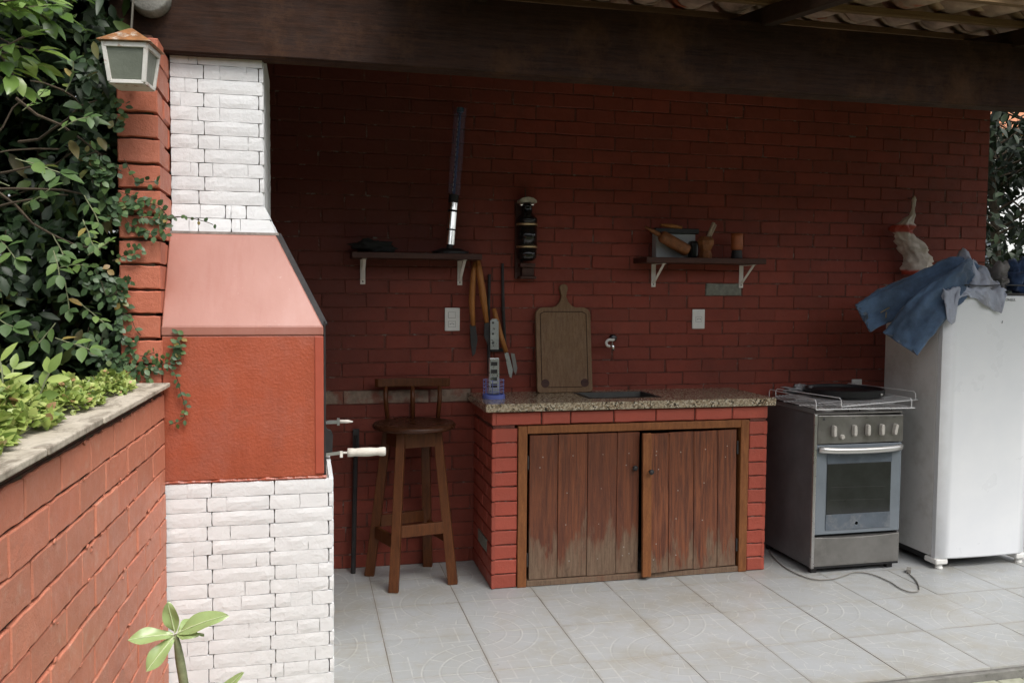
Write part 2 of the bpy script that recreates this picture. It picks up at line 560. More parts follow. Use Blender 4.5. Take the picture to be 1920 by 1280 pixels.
def door_mat():
    """red stained planks whose stain has worn off from the bottom up"""
    t = NT('worn_red_plank')
    red = t.ramp(t.noise(5, 6, 0.72, t.mapping((12, 12, 0.7)), dist=0.5),
                 [(0.28, (0.040, 0.013, 0.008)), (0.46, (0.120, 0.036, 0.016)), (0.60, (0.20, 0.062, 0.024)), (0.78, (0.28, 0.105, 0.040))])
    red = t.mix(t.ramp(t.objrand(), [(0, 0.0), (0.5, 0.15), (1, 0.55)]), red, (0.095, 0.030, 0.017))
    bare = t.ramp(t.noise(7, 5, 0.7, t.mapping((14, 14, 1.0))),
                  [(0.3, (0.100, 0.062, 0.037)), (0.7, (0.215, 0.146, 0.094))])
    sep = t.n('ShaderNodeSeparateXYZ')
    t.l(t.co(), sep.inputs[0])
    edge = t.noise(4.5, 7, 0.7, t.mapping((2.4, 2.4, 0.5)))
    # worn below about 0.3 m with a ragged upper edge
    h = t.math('SUBTRACT', t.math('MULTIPLY', t.math('SUBTRACT', edge, 0.5), 1.3), t.math('SUBTRACT', sep.outputs[2], t.math('ADD', 0.13, t.math('MULTIPLY', t.objrand(), 0.16))))
    worn = t.ramp(h, [(-0.0, 0.0), (0.05, 0.55), (0.16, 0.92)])
    spots = t.ramp(t.noise(7, 8, 0.8, t.mapping((4, 4, 0.7))), [(0.55, 0.0), (0.72, 0.8)])
    fac = t.math('MAXIMUM', worn, t.math('MULTIPLY', spots, 0.32))
    stain = t.ramp(t.noise(9, 7, 0.8, t.mapping((2.5, 2.5, 1))), [(0.55, 0.0), (0.68, 0.75)])
    bare = t.mix(stain, bare, (0.060, 0.034, 0.022))
    col = t.mix(fac, red, bare)
    col = t.mix(t.ramp(t.noise(55, 3, 0.6, t.mapping((14, 14, 0.7))), [(0.55, 0.0), (0.75, 0.55)]), col, (0.045, 0.02, 0.013))
    t.color(col)
    t.set(rough=t.mix(fac, (0.40, 0.40, 0.40), (0.8, 0.8, 0.8)))
    t.bump(t.noise(30, 5, 0.7, t.mapping((14, 14, 1))), 0.35, 0.004)
    return t.m
M['plank'] = door_mat()

def granite_mat():
    t = NT('speckled_granite')
    vo = t.n('ShaderNodeTexVoronoi')
    vo.inputs['Scale'].default_value = 150
    t.l(t.mapping(), vo.inputs['Vector'])
    sepc = t.n('ShaderNodeSeparateColor')
    t.l(vo.outputs['Color'], sepc.inputs[0])
    a = t.ramp(sepc.outputs[0], [(0.0, (0.025, 0.021, 0.018)), (0.24, (0.20, 0.145, 0.09)), (0.5, (0.40, 0.335, 0.24)), (0.74, (0.50, 0.45, 0.36)), (0.9, (0.15, 0.10, 0.06))], 'CONSTANT')
    b = t.ramp(t.noise(16, 5, 0.7), [(0.42, 0.0), (0.6, 0.6)])
    col = t.mix(b, a, (0.38, 0.315, 0.22))
    t.color(col)
    t.set(rough=0.16)
    return t.m
M['granite'] = granite_mat()

def rusty_white(name, c=(0.62, 0.60, 0.56), lo=0.56, hi=0.66, rust=(0.28, 0.105, 0.03), scale=14):
    t = NT(name)
    nz = t.noise(scale, 7, 0.75)
    base = t.ramp(t.noise(20, 4, 0.6), [(0.3, sc(c, 0.85)), (0.7, c)])
    r2c = t.ramp(t.noise(40, 5, 0.7), [(0.3, sc(rust, 0.55)), (0.7, sc(rust, 1.3))])
    t.color(t.mix(t.ramp(nz, [(lo, 0.0), (hi, 1.0)]), base, r2c))
    t.set(rough=0.6)
    t.bump(t.noise(50, 5, 0.7), 0.3, 0.003)
    return t.m
M['lamp_white'] = rusty_white('rust_specked_white_metal')
M['lamp_rust'] = rusty_white('rusted_cap_metal', (0.50, 0.45, 0.38), lo=0.36, hi=0.48, rust=(0.25, 0.105, 0.032), scale=26)
M['bracket'] = simple('white_bracket_metal', (0.72, 0.68, 0.62), 0.5, var=0.15)
M['lamp_glass'] = simple('frosted_lamp_glass', (0.155, 0.17, 0.135), 0.35, var=0.3, scale=10, bump=0.3, bscale=90)
M['steel'] = simple('worn_stainless', (0.27, 0.26, 0.245), 0.40, 0.8, var=0.22, scale=7, dirt=(0.11, 0.10, 0.09), dirt_lo=0.48, dirt_hi=0.78)
def plain(name, c, rough, metal):
    t = NT(name)
    t.color(t.ramp(t.noise(3, 3, 0.5), [(0.3, sc(c, 0.93)), (0.7, c)]))
    t.set(rough=rough, metal=metal)
    return t.m
M['steel_bright'] = plain('polished_handle', (0.62, 0.61, 0.59), 0.36, 0.85)
M['bracket_dull'] = simple('dull_screw', (0.34, 0.31, 0.28), 0.5, 0.3, var=0.4, scale=60)
M['chrome'] = simple('chrome', (0.78, 0.78, 0.76), 0.10, 1.0, var=0.05)
M['blade'] = simple('blade_steel', (0.58, 0.60, 0.60), 0.3, 0.8, var=0.25, scale=25)
M['stove_side'] = simple('grey_stove_side', (0.13, 0.13, 0.135), 0.38, 0.1, var=0.35, scale=6, dirt=(0.13, 0.12, 0.11), dirt_lo=0.5, dirt_hi=0.75)
M['stove_edge'] = simple('stove_edge_trim', (0.42, 0.41, 0.40), 0.3, 0.8, var=0.2)
M['black_metal'] = simple('black_enamel', (0.012, 0.012, 0.013), 0.5, 0.0, var=0.3, scale=20)
M['dark_iron'] = simple('dark_iron', (0.040, 0.038, 0.038), 0.55, 0.4, var=0.4, scale=20, bump=0.2)
M['pan'] = simple('black_griddle', (0.018, 0.019, 0.021), 0.42, 0.1, var=0.5, scale=9)
M['knob'] = simple('greyish_knob', (0.50, 0.475, 0.43), 0.4, 0.0, var=0.2, scale=60)
M['oven_rim'] = simple('blue_grey_oven_glass', (0.165, 0.19, 0.215), 0.16, 0.0, var=0.15, scale=5)
M['oven_band'] = simple('smoky_oven_glass', (0.095, 0.115, 0.14), 0.2, 0.0, var=0.25, scale=18, dirt=(0.17, 0.18, 0.19), dirt_lo=0.52, dirt_hi=0.68)
M['oven_win'] = simple('dark_oven_window', (0.020, 0.022, 0.022), 0.08, 0.0, var=0.4, scale=10)
def fridge_mat():
    t = NT('white_enamel')
    col = t.ramp(t.noise(4, 4, 0.6), [(0.3, (0.71, 0.73, 0.755)), (0.7, (0.76, 0.775, 0.79))])
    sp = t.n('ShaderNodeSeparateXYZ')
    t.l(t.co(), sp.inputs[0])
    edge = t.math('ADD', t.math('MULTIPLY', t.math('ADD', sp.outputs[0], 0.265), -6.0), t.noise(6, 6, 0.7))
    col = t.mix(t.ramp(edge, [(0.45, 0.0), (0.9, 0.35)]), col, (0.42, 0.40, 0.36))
    m = t.ramp(t.noise(9, 8, 0.8), [(0.62, 0.0), (0.9, 0.06)])
    col = t.mix(m, col, (0.60, 0.58, 0.53))
    t.color(col)
    t.set(rough=t.ramp(t.noise(6, 4, 0.6), [(0.3, 0.25), (0.7, 0.42)]))
    return t.m
M['fridge'] = fridge_mat()
M['fridge_side'] = simple('white_fridge_side', (0.66, 0.655, 0.635), 0.45, 0.0, var=0.06, scale=6, dirt=(0.40, 0.38, 0.34), dirt_lo=0.52, dirt_hi=0.8)
M['gasket'] = simple('grey_gasket', (0.13, 0.115, 0.10), 0.7, var=0.3)
M['white_plastic'] = simple('white_plastic', (0.74, 0.735, 0.70), 0.35, var=0.05)
M['ink'] = simple('dark_ink', (0.05, 0.05, 0.055), 0.5, var=0.1)
M['wire_white'] = simple('white_coated_wire', (0.66, 0.66, 0.66), 0.4, var=0.1)
M['blue_plastic'] = simple('blue_plastic', (0.13, 0.17, 0.46), 0.35, var=0.15)
M['cup_blue'] = simple('dull_blue_cup', (0.045, 0.075, 0.20), 0.5, var=0.4, scale=40)
M['blue_wire'] = simple('pale_blue_wire', (0.34, 0.38, 0.66), 0.4, var=0.1)
M['cord'] = simple('grey_cable', (0.22, 0.21, 0.19), 0.6, var=0.15)
M['wire'] = simple('thin_wire', (0.10, 0.09, 0.07), 0.6, 0.4)
M['brass'] = simple('brass_band', (0.62, 0.47, 0.27), 0.3, 0.8, var=0.2)
M['bottle_black'] = simple('glossy_black', (0.010, 0.009, 0.009), 0.16, var=0.2)
M['cream_plate'] = simple('cream_crest', (0.50, 0.46, 0.37), 0.5, var=0.4, scale=70, bump=0.4, bscale=120)
M['orange_cup'] = simple('terracotta_cup', (0.33, 0.095, 0.030), 0.5, var=0.3, scale=30)
M['dark_cloth'] = simple('black_cloth', (0.018, 0.019, 0.017), 0.9, var=0.4, bump=0.4)
M['box_white'] = simple('pale_card', (0.42, 0.44, 0.44), 0.7, var=0.15)
M['foil'] = simple('dull_foil', (0.30, 0.30, 0.31), 0.45, 0.4, var=0.3, scale=25)

def cloth_mat(name, c, var=0.35, weave=700, rough=0.9, dirt=None, scale=10):
    t = NT(name)
    col = t.ramp(t.noise(scale, 6, 0.7), [(0.25, sc(c, 1 - var)), (0.75, sc(c, 1 + var * 0.7))])
    if dirt:
        col = t.mix(t.ramp(t.noise(6, 6, 0.7), [(0.5, 0.0), (0.7, 0.8)]), col, dirt)
    t.color(col)
    t.set(rough=rough)
    t.b.inputs['Sheen Weight'].default_value = 0.2
    b1 = t.bump(t.noise(weave, 2, 0.5), 0.25, 0.001)
    t.bump(t.noise(22, 5, 0.7), 0.5, 0.012, b1)
    return t.m
M['denim'] = cloth_mat('blue_denim', (0.072, 0.125, 0.215), 0.6, scale=5, dirt=(0.040, 0.060, 0.092))
M['denim_in'] = cloth_mat('pale_denim', (0.12, 0.19, 0.30), 0.3)
M['rag'] = cloth_mat('blue_grey_rag', (0.36, 0.39, 0.47), 0.2, dirt=(0.24, 0.225, 0.21))
M['grey_bag'] = cloth_mat('brown_grey_bag', (0.22, 0.205, 0.195), 0.35)
M['blue_bag'] = cloth_mat('blue_bag_fabric', (0.045, 0.085, 0.19), 0.3)

def white_bag_mat():
    t = NT('cream_bag_with_red_print')
    c = t.ramp(t.noise(9, 5, 0.65), [(0.3, (0.46, 0.38, 0.30)), (0.7, (0.70, 0.62, 0.53))])
    sep = t.n('ShaderNodeSeparateXYZ')
    t.l(t.co(), sep.inputs[0])
    z = t.math('ADD', sep.outputs[2], t.math('MULTIPLY', t.noise(5, 3, 0.5), 0.05))
    a = t.ramp(z, [(0.0, 1.0), (0.050, 1.0), (0.065, 0.0), (0.270, 0.0), (0.278, 1.0), (0.315, 1.0), (0.325, 0.0)])
    side = t.ramp(t.math('ADD', t.math('MULTIPLY', sep.outputs[0], -7.0), t.noise(7, 4, 0.6)), [(0.35, 0.0), (0.5, 1.0)])
    t.color(t.mix(t.math('MULTIPLY', a, side), c, (0.42, 0.055, 0.028)))
    t.set(rough=0.55)
    t.bump(t.noise(18, 5, 0.7), 0.5, 0.012)
    return t.m
M['white_bag'] = white_bag_mat()

def leaf_mat(name, stops, rough=0.35, transl=0.25):
    t = NT(name)
    col = t.ramp(t.island(), stops)
    nz = t.noise(30, 3, 0.6)
    col = t.mix(t.ramp(nz, [(0.3, 0.0), (0.8, 0.3)]), col, sc(stops[0][1], 0.7))
    sick = t.ramp(t.noise(75, 5, 0.7), [(0.64, 0.0), (0.72, 0.55)])
    col = t.mix(sick, col, (0.16, 0.13, 0.05))
    t.color(col)
    t.set(rough=rough)
    t.b.inputs['Specular IOR Level'].default_value = 0.5
    tr = t.n('ShaderNodeBsdfTranslucent')
    t.l(col, tr.inputs['Color'])
    mx = t.n('ShaderNodeMixShader')
    mx.inputs[0].default_value = transl
    t.l(t.b.outputs[0], mx.inputs[1])
    t.l(tr.outputs[0], mx.inputs[2])
    t.l(mx.outputs[0], t.t.nodes['Material Output'].inputs[0])
    return t.m
M['leaf_hedge'] = leaf_mat('hedge_leaf', [(0, (0.014, 0.030, 0.012)), (0.5, (0.026, 0.053, 0.020)), (0.85, (0.044, 0.083, 0.029)), (0.95, (0.10, 0.16, 0.04)), (1.0, (0.17, 0.14, 0.05))], 0.45)
M['leaf_ivy'] = leaf_mat('ivy_leaf', [(0, (0.045, 0.090, 0.035)), (0.6, (0.085, 0.15, 0.065)), (0.92, (0.13, 0.22, 0.07)), (1.0, (0.33, 0.20, 0.06))], 0.42)
M['leaf_lime'] = leaf_mat('lime_leaf', [(0, (0.16, 0.25, 0.06)), (0.5, (0.33, 0.42, 0.10)), (0.93, (0.47, 0.53, 0.17)), (0.96, (0.50, 0.26, 0.15)), (1.0, (0.58, 0.36, 0.20))], 0.42)
M['leaf_glossy'] = leaf_mat('glossy_leaf', [(0, (0.08, 0.15, 0.035)), (0.6, (0.16, 0.26, 0.055)), (1.0, (0.30, 0.40, 0.09))], 0.22)
M['leaf_young'] = leaf_mat('young_plant_leaf', [(0, (0.30, 0.43, 0.17)), (1.0, (0.40, 0.53, 0.23))], 0.25, 0.2)
M['leaf_vein'] = simple('pale_leaf_vein', (0.55, 0.64, 0.38), 0.5, var=0.1)
M['stem_green'] = simple('grey_green_stem', (0.20, 0.22, 0.115), 0.7, var=0.4, scale=50, bump=0.3)
M['bark'] = simple('brown_bark', (0.075, 0.055, 0.035), 0.9, var=0.5, scale=30, bump=0.6)
M['leaf_tree'] = leaf_mat('tree_leaf', [(0, (0.006, 0.014, 0.006)), (0.7, (0.015, 0.030, 0.012)), (1, (0.035, 0.060, 0.020))], 0.6, 0.1)
M['clay'] = simple('clay_roof_tile', (0.42, 0.30, 0.21), 0.85, var=0.6, scale=9, bump=0.4, dirt=(0.36, 0.085, 0.030), dirt_lo=0.58, dirt_hi=0.68)
M['render_white'] = simple('white_house_wall', (0.72, 0.73, 0.74), 0.8, var=0.08)
M['roof_orange'] = simple('orange_house_roof', (0.50, 0.20, 0.095), 0.8, var=0.3)
def coping_mat():
    t = NT('mottled_coping_stone')
    col = t.ramp(t.noise(14, 6, 0.7), [(0.3, (0.42, 0.37, 0.295)), (0.7, (0.56, 0.505, 0.42))])
    a = t.ramp(t.noise(6, 8, 0.75, t.mapping((2.2, 0.7, 1)), dist=0.6), [(0.47, 0.0), (0.60, 0.85)])
    col = t.mix(a, col, (0.17, 0.14, 0.105))
    b = t.ramp(t.noise(30, 5, 0.7), [(0.62, 0.0), (0.70, 0.6)])
    col = t.mix(b, col, (0.10, 0.085, 0.065))
    t.color(col)
    t.set(rough=0.75)
    t.bump(t.noise(40, 6, 0.7), 0.4, 0.005)
    return t.m
M['coping'] = coping_mat()

# cupped plastic tube
def clear_mat():
    t = NT('clear_plastic_tube')
    t.set(rough=0.12)
    t.b.inputs['Base Color'].default_value = (0.30, 0.34, 0.58, 1)
    t.b.inputs['Alpha'].default_value = 0.15
    return t.m
M['clear'] = clear_mat()

# ------------------------------------------------------------------ bricklaying
_brick_cache = {}
def brick_shape(L, H, D, variant, nseg=4, jit=0.0015, ch=0.0045):
    """one brick: face towards -Y at y=0, x in +-L/2, z in +-H/2, chamfered uneven arrises; about 44 triangles"""
    rs = random.Random(int(L * 1e5) * 31 + int(H * 1e5) * 17 + variant)
    ring = []
    for i in range(nseg + 1):
        ring.append((-L / 2 + L * i / nseg, -H / 2))
    for i in range(nseg + 1):
        ring.append((L / 2 - L * i / nseg, H / 2))
    n = len(ring)
    outer, inner, back = [], [], []
    for x, z in ring:
        dx, dz = rs.uniform(-jit, jit), rs.uniform(-jit, jit)
        outer.append((x + dx * 0.6, ch + rs.uniform(-jit, jit) * 0.5, z + dz))
        sx = x - math.copysign(ch, x) if abs(x) > L / 2 - 1e-6 else x
        inner.append((sx + dx, rs.uniform(-jit, jit) * 0.3, z - math.copysign(ch, z) + dz))
        back.append((x + dx * 0.6, D, z + dz))
    vs = inner + outer + back
    fs = [tuple(range(n))]
    for i in range(n):
        j = (i + 1) % n
        fs.append((i, i + n, j + n, j))
        fs.append((i + n, i + 2 * n, j + 2 * n, j + n))
    return vs, fs

def brick_mesh(L, H, D, variant, m, kw):
    key = (round(L, 3), round(H, 3), round(D, 3), variant, m.name)
    if key not in _brick_cache:
        vs, fs = brick_shape(round(L, 3), H, D, variant, **kw)
        mb = MB()
        mb.add(vs, fs)
        me = mb.mesh('brick')
        bm = bmesh.new()
        bm.from_mesh(me)
        bmesh.ops.recalc_face_normals(bm, faces=bm.faces)
        bm.to_mesh(me)
        bm.free()
        me.materials.append(m)
        _brick_cache[key] = me
    return _brick_cache[key]

def put_brick(parent, P, ang, L, H, D, m, bulk=None, name='brick', kw={}):
    """P = middle of the brick's face; bulk: an MB that swallows the brick"""
    var = random.randrange(5)
    tilt = random.uniform(-0.006, 0.006)
    if bulk is not None:
        vs, fs = brick_shape(round(L, 3), H, D, var, **kw)
        Mx = Matrix.Translation(P) @ Matrix.Rotation(ang, 4, 'Z')
        bulk.add([Mx @ Vector(v) for v in vs], fs)
        return None
    o = bpy.data.objects.new(name, brick_mesh(L, H, D, var, m, kw))
    o.location = Vector(P) - world_origin(parent)
    o.rotation_euler = (0, tilt, ang + random.uniform(-0.004, 0.004))
    return link(o, parent)

def lay(parent, p0, ang, length, z0, courses, pz, pl, H, joint, D, m, keep, shifts=(0.0, 0.5), bulk=None, special=None, wob=0.0015, kw={}, loose=0.0):
    """running bond along direction ang from p0; keep(s, z) -> 'part', 'bulk' or None"""
    d = Vector((math.cos(ang), math.sin(ang), 0))
    nrm = Vector((math.sin(ang), -math.cos(ang), 0))
    for c in range(courses):
        z = z0 + (c + 0.5) * pz
        s = -pl * (shifts[c % len(shifts)]) + random.uniform(-0.012, 0.012)
        while s < length - 0.015:
            a, b = max(0.0, s + random.uniform(-0.6, 0.6) * joint * loose), min(length, s + pl - joint + (joint * 0.9 if random.random() < 0.22 * loose else random.uniform(-0.8, 0.3) * joint * loose))
            s += pl
            if b - a < 0.02:
                continue
            mid = (a + b) / 2
            k = keep(mid, z)
            if k is None:
                continue
            mm = m
            if special:
                mm = special(a, b, z) or m
            P = Vector((p0[0], p0[1], 0)) + d * mid + nrm * random.uniform(-wob, wob)
            P.z = z + random.uniform(-0.0008, 0.0008) * (1 + 0.8 * loose)
            put_brick(parent, P, ang, b - a, H, D, mm, bulk if (k == 'bulk' and mm is m) else None, kw=kw)

# ------------------------------------------------------------------ SETTING: ground, floor
XG = Vector((math.sin(R(2.28)), math.cos(R(2.28)), 0))      # direction of the garden wall
gb = MB()
gb.add([(-60, -60, -0.052), (60, -60, -0.052), (60, 60, -0.052), (-60, 60, -0.052)], [(0, 1, 2, 3)])
g = gb.build('ground', M['ground'])
g['kind'] = 'structure'
# pavers in front of the step
for i in range(26):
    for j in range(3):
        w, d = 0.118, 0.118
        x = 0.6 + i * 0.124 + (0.06 if j % 2 else 0) + random.uniform(-0.004, 0.004)
        y = 2.905 - 0.124 * (j + 1) + 0.006
        b = MB().box(x, x + w, y, y + d, -0.075, -0.044 + random.uniform(-0.003, 0.002))
        b.build('paving_stone', M['paver'], g, bevel=0.006, seg=1, own=True)

T0X, T0Y, T = 0.322, 4.110, 0.396
EDGE = T0Y - 3 * T
fl = MB().box(-0.445, 5.6, EDGE + 0.012, 4.78, -0.06, -0.0022).build('patio_floor', M['grout'])
fl['kind'] = 'structure'
MB().box(0.092, 5.6, EDGE + 0.001, EDGE + 0.011, -0.06, -0.0085).build('kerb', M['concrete'], fl, own=True)
MB().box(0.092, 5.6, EDGE - 0.018, EDGE + 0.0, -0.06, -0.012).build('step_edge', M['concrete'], fl, own=True, bevel=0.004)
_tile = {}
def floor_tile(x0, x1, y0, y1, rot):
    key = (round(x1 - x0, 3), round(y1 - y0, 3), rot)
    if key not in _tile:
        w, d = key[0], key[1]
        c = 0.0005
        vs = [(c, c, 0), (w - c, c, 0), (w - c, d - c, 0), (c, d - c, 0),
              (0, 0, -c), (w, 0, -c), (w, d, -c), (0, d, -c),
              (0, 0, -0.012), (w, 0, -0.012), (w, d, -0.012), (0, d, -0.012)]
        fs = [(0, 1, 2, 3)] + [(i, i + 4, (i + 1) % 4 + 4, (i + 1) % 4) for i in range(4)] + \
             [(i + 4, i + 8, (i + 1) % 4 + 8, (i + 1) % 4 + 4) for i in range(4)]
        me = bpy.data.meshes.new('floor_tile')
        me.from_pydata(vs, [], fs)
        uvl = me.uv_layers.new(name='UVMap')
        for lp in me.loops:
            x, y, _ = vs[lp.vertex_index]
            u, v = x / T, y / T
            for _k in range(rot):
                u, v = v, 1 - u
            uvl.data[lp.index].uv = (u, v)
        bm = bmesh.new(); bm.from_mesh(me)
        bmesh.ops.recalc_face_normals(bm, faces=bm.faces)
        bm.to_mesh(me); bm.free()
        me.materials.append(M['tile'])
        _tile[key] = me
    o = bpy.data.objects.new('floor_tile', _tile[key])
    o.location = (x0, y0, random.uniform(-0.0008, 0.0004))
    o.rotation_euler = (random.uniform(-.0015, .0015), random.uniform(-.0015, .0015), 0)
    link(o, fl)
for i in range(-2, 13):
    for j in range(-2, 3):
        gap = 0.0032
        x0, x1 = T0X + (i - 1) * T + gap / 2, T0X + i * T - gap / 2
        y0, y1 = T0Y - (j + 1) * T + gap / 2, T0Y - j * T - gap / 2
        y1 = min(y1, 4.752)
        x0 = max(x0, -0.44)
        if x1 - x0 < 0.05 or y1 - y0 < 0.05:
            continue
        floor_tile(x0, x1, y0, y1, (2 if (i + j) % 2 else 0) + (1 if j % 2 else 0))

# ------------------------------------------------------------------ BACK WALL
WY = 4.75
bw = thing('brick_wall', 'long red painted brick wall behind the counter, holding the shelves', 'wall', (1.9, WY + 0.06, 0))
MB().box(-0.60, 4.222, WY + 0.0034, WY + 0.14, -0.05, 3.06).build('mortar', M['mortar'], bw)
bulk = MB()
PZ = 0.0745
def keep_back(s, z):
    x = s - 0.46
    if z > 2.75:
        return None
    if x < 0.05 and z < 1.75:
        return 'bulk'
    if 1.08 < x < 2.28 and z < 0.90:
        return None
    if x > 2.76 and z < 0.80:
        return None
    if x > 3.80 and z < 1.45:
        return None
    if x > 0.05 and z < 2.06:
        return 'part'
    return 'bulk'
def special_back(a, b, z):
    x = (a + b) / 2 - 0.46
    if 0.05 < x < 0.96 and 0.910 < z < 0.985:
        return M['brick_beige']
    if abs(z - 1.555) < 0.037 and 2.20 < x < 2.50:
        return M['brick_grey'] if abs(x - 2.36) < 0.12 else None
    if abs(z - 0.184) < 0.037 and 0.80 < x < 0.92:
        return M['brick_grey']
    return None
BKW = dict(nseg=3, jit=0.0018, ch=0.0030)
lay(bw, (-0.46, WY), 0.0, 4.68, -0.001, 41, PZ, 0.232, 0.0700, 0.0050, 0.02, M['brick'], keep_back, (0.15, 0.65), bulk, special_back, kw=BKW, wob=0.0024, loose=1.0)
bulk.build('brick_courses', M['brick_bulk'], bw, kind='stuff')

# ------------------------------------------------------------------ PIER: end of the side wall
pr_ = thing('brick_pier', 'narrow end of a red brick side wall with deep joints, half under ivy', 'wall', (-0.51, 3.4, 0))
mb = MB()
mb.add([(-0.575 + .012, 3.012, -0.05), (-0.468, 3.012, -0.05), (-0.468, 4.9, -0.05), (-0.563, 4.9, -0.05),
        (-0.563, 3.012, 2.305), (-0.468, 3.012, 2.305), (-0.468, 4.9, 2.305), (-0.563, 4.9, 2.305)],
       [(0, 1, 2, 3), (4, 5, 6, 7), (0, 1, 5, 4), (1, 2, 6, 5), (2, 3, 7, 6), (3, 0, 4, 7)])
mb.box(-0.563, -0.468, 3.295, 4.9, 2.305, 2.75)
mb.build('mortar', M['mortar_garden'], pr_)
PK = dict(nseg=3, jit=0.0022, ch=0.006)
for c in range(30):
    z = 0.026 + c * 0.0797
    if z > 2.30:
        break
    # a brick shows its end to the front and its side to the right
    L = 0.222 if c % 2 else 0.115
    b = MB()
    vs, fs = brick_shape(0.124 + random.uniform(-.004, .003), 0.0715 + random.uniform(-.002, .0015), L, random.randrange(9), nseg=6, jit=0.0017, ch=0.0035)
    Mx = Matrix.Translation((-0.512 + random.uniform(-.002, .002), 3.0 + random.uniform(-.003, .005), z)) @ Matrix.Rotation(random.uniform(-.02, .02), 4, 'Z') @ Matrix.Rotation(random.uniform(-.005, .005), 4, 'Y')
    b.add([Mx @ Vector(v) for v in vs], fs)
    b.build('brick', M['brick_pier'], pr_, own=True)
    y = 3.0 + L + 0.009
    while y < 4.7:
        Lb = 0.222
        put_brick(pr_, (-0.451 + random.uniform(-.002, .002), y + Lb / 2, z), R(90), Lb, 0.070, 0.03, M['brick_pier'], kw=PK)
        y += Lb + 0.009

# ------------------------------------------------------------------ GARDEN WALL with coping
gw0 = Vector((-0.442, 2.99, 0))
def on_garden(s, off=0.0, z=0.0):
    """s metres from the pier towards the viewer, off metres out from the wall's face"""
    nx = Vector((XG.y, -XG.x, 0))
    return gw0 - XG * s + nx * off + Vector((0, 0, z))
gw = thing('garden_wall', 'low salmon brick garden wall with pale coping, running to the viewer', 'wall', tuple(on_garden(1.2, -0.07)))
LEN = 2.7
a0, a1 = on_garden(0, -0.008), on_garden(LEN, -0.008)
b0, b1 = on_garden(0, -0.13), on_garden(LEN, -0.13)
mb = MB()
mb.add([(p.x, p.y, z) for z in (-0.06, 1.165) for p in (a0, a1, b1, b0)],
       [(0, 1, 2, 3), (4, 5, 6, 7), (0, 1, 5, 4), (1, 2, 6, 5), (2, 3, 7, 6), (3, 0, 4, 7)])
mb.build('mortar', M['mortar_garden'], gw)
ang_g = math.atan2(XG.y, XG.x)
GK = dict(nseg=7, jit=0.0020, ch=0.0026)
st = on_garden(LEN)
lay(gw, (st.x, st.y), ang_g, LEN, -0.037, 15, 0.0800, 0.2125, 0.0748, 0.0050, 0.05, M['brick_garden'],
    lambda s, z: 'part', (0.2, 0.70), None, None, wob=0.002, kw=GK, loose=0.5)
# mortar and paint crumbs squeezed out of the joints
ms = MB()
for k in range(70):
    c = random.choice((0, 1, 2, 3, 3, 4, 5, 5, 6, 7, 8))
    s_ = random.choice((0.16, 0.30, 0.52, 0.60, 0.86, 1.1)) + random.gauss(0, 0.07)
    p = on_garden(max(0.02, s_), 0.0005, 1.163 - 0.08 * c + random.gauss(0, 0.006))
    r = random.uniform(0.002, 0.006)
    q = []
    for j in range(4):
        for i in range(7):
            a = 2 * math.pi * i / 7
            rr = r * (1, 0.95, 0.6, 0.15)[j] * random.uniform(0.7, 1.3)
            h = (0, 0.3, 0.55, 0.7)[j] * r * 0.8
            d = XG * (rr * math.cos(a) * 1.8) + Vector((XG.y, -XG.x, 0)) * h + Vector((0, 0, rr * math.sin(a)))
            q.append(p + d)
    ms.add(q, [(j * 7 + i, j * 7 + (i + 1) % 7, j * 7 + 7 + (i + 1) % 7, j * 7 + 7 + i) for j in range(3) for i in range(7)] + [tuple(21 + i for i in range(7))])
ms.build('mortar_crumb', M['brick_garden'], gw, smooth=True, kind='stuff')
# slabs of the coping
s = 0.0
k = 0
while s < LEN:
    L = (0.36, 0.45, 0.40, 0.42, 0.38, 0.41, 0.4, 0.4)[k]
    p = [on_garden(s + 0.003, 0.020 + random.uniform(-.002, .002)), on_garden(s + L - 0.002, 0.021 + random.uniform(-.002, .003)),
         on_garden(s + L - 0.002, -0.21), on_garden(s + 0.003, -0.21)]
    z0, z1 = 1.1885, 1.2025 + random.uniform(-0.002, 0.003)
    mb = MB().add([(q.x, q.y, z) for z in (z0, z1) for q in p],
                  [(0, 1, 2, 3), (4, 5, 6, 7), (0, 1, 5, 4), (1, 2, 6, 5), (2, 3, 7, 6), (3, 0, 4, 7)])
    mb.build('coping_slab', M['coping'], gw, bevel=0.003, seg=2, own=True)
    s += L
    k += 1
pb = [on_garden(0, -0.012), on_garden(LEN, -0.012), on_garden(LEN, -0.125), on_garden(0, -0.125)]
MB().add([(q.x, q.y, z) for z in (1.1652, 1.1882) for q in pb],
         [(0, 1, 2, 3), (4, 5, 6, 7), (0, 1, 5, 4), (1, 2, 6, 5), (2, 3, 7, 6), (3, 0, 4, 7)]).build('bedding_mortar', M['mortar_garden'], gw)

# ------------------------------------------------------------------ BARBECUE
BX0, BX1, BY0, BY1 = -0.450, 0.057, 3.0, 3.86
bq = thing('barbecue', 'built-in brick barbecue with red firebox, pink hood and white stone chimney', 'barbecue', (-0.18, 3.4, -0.05))
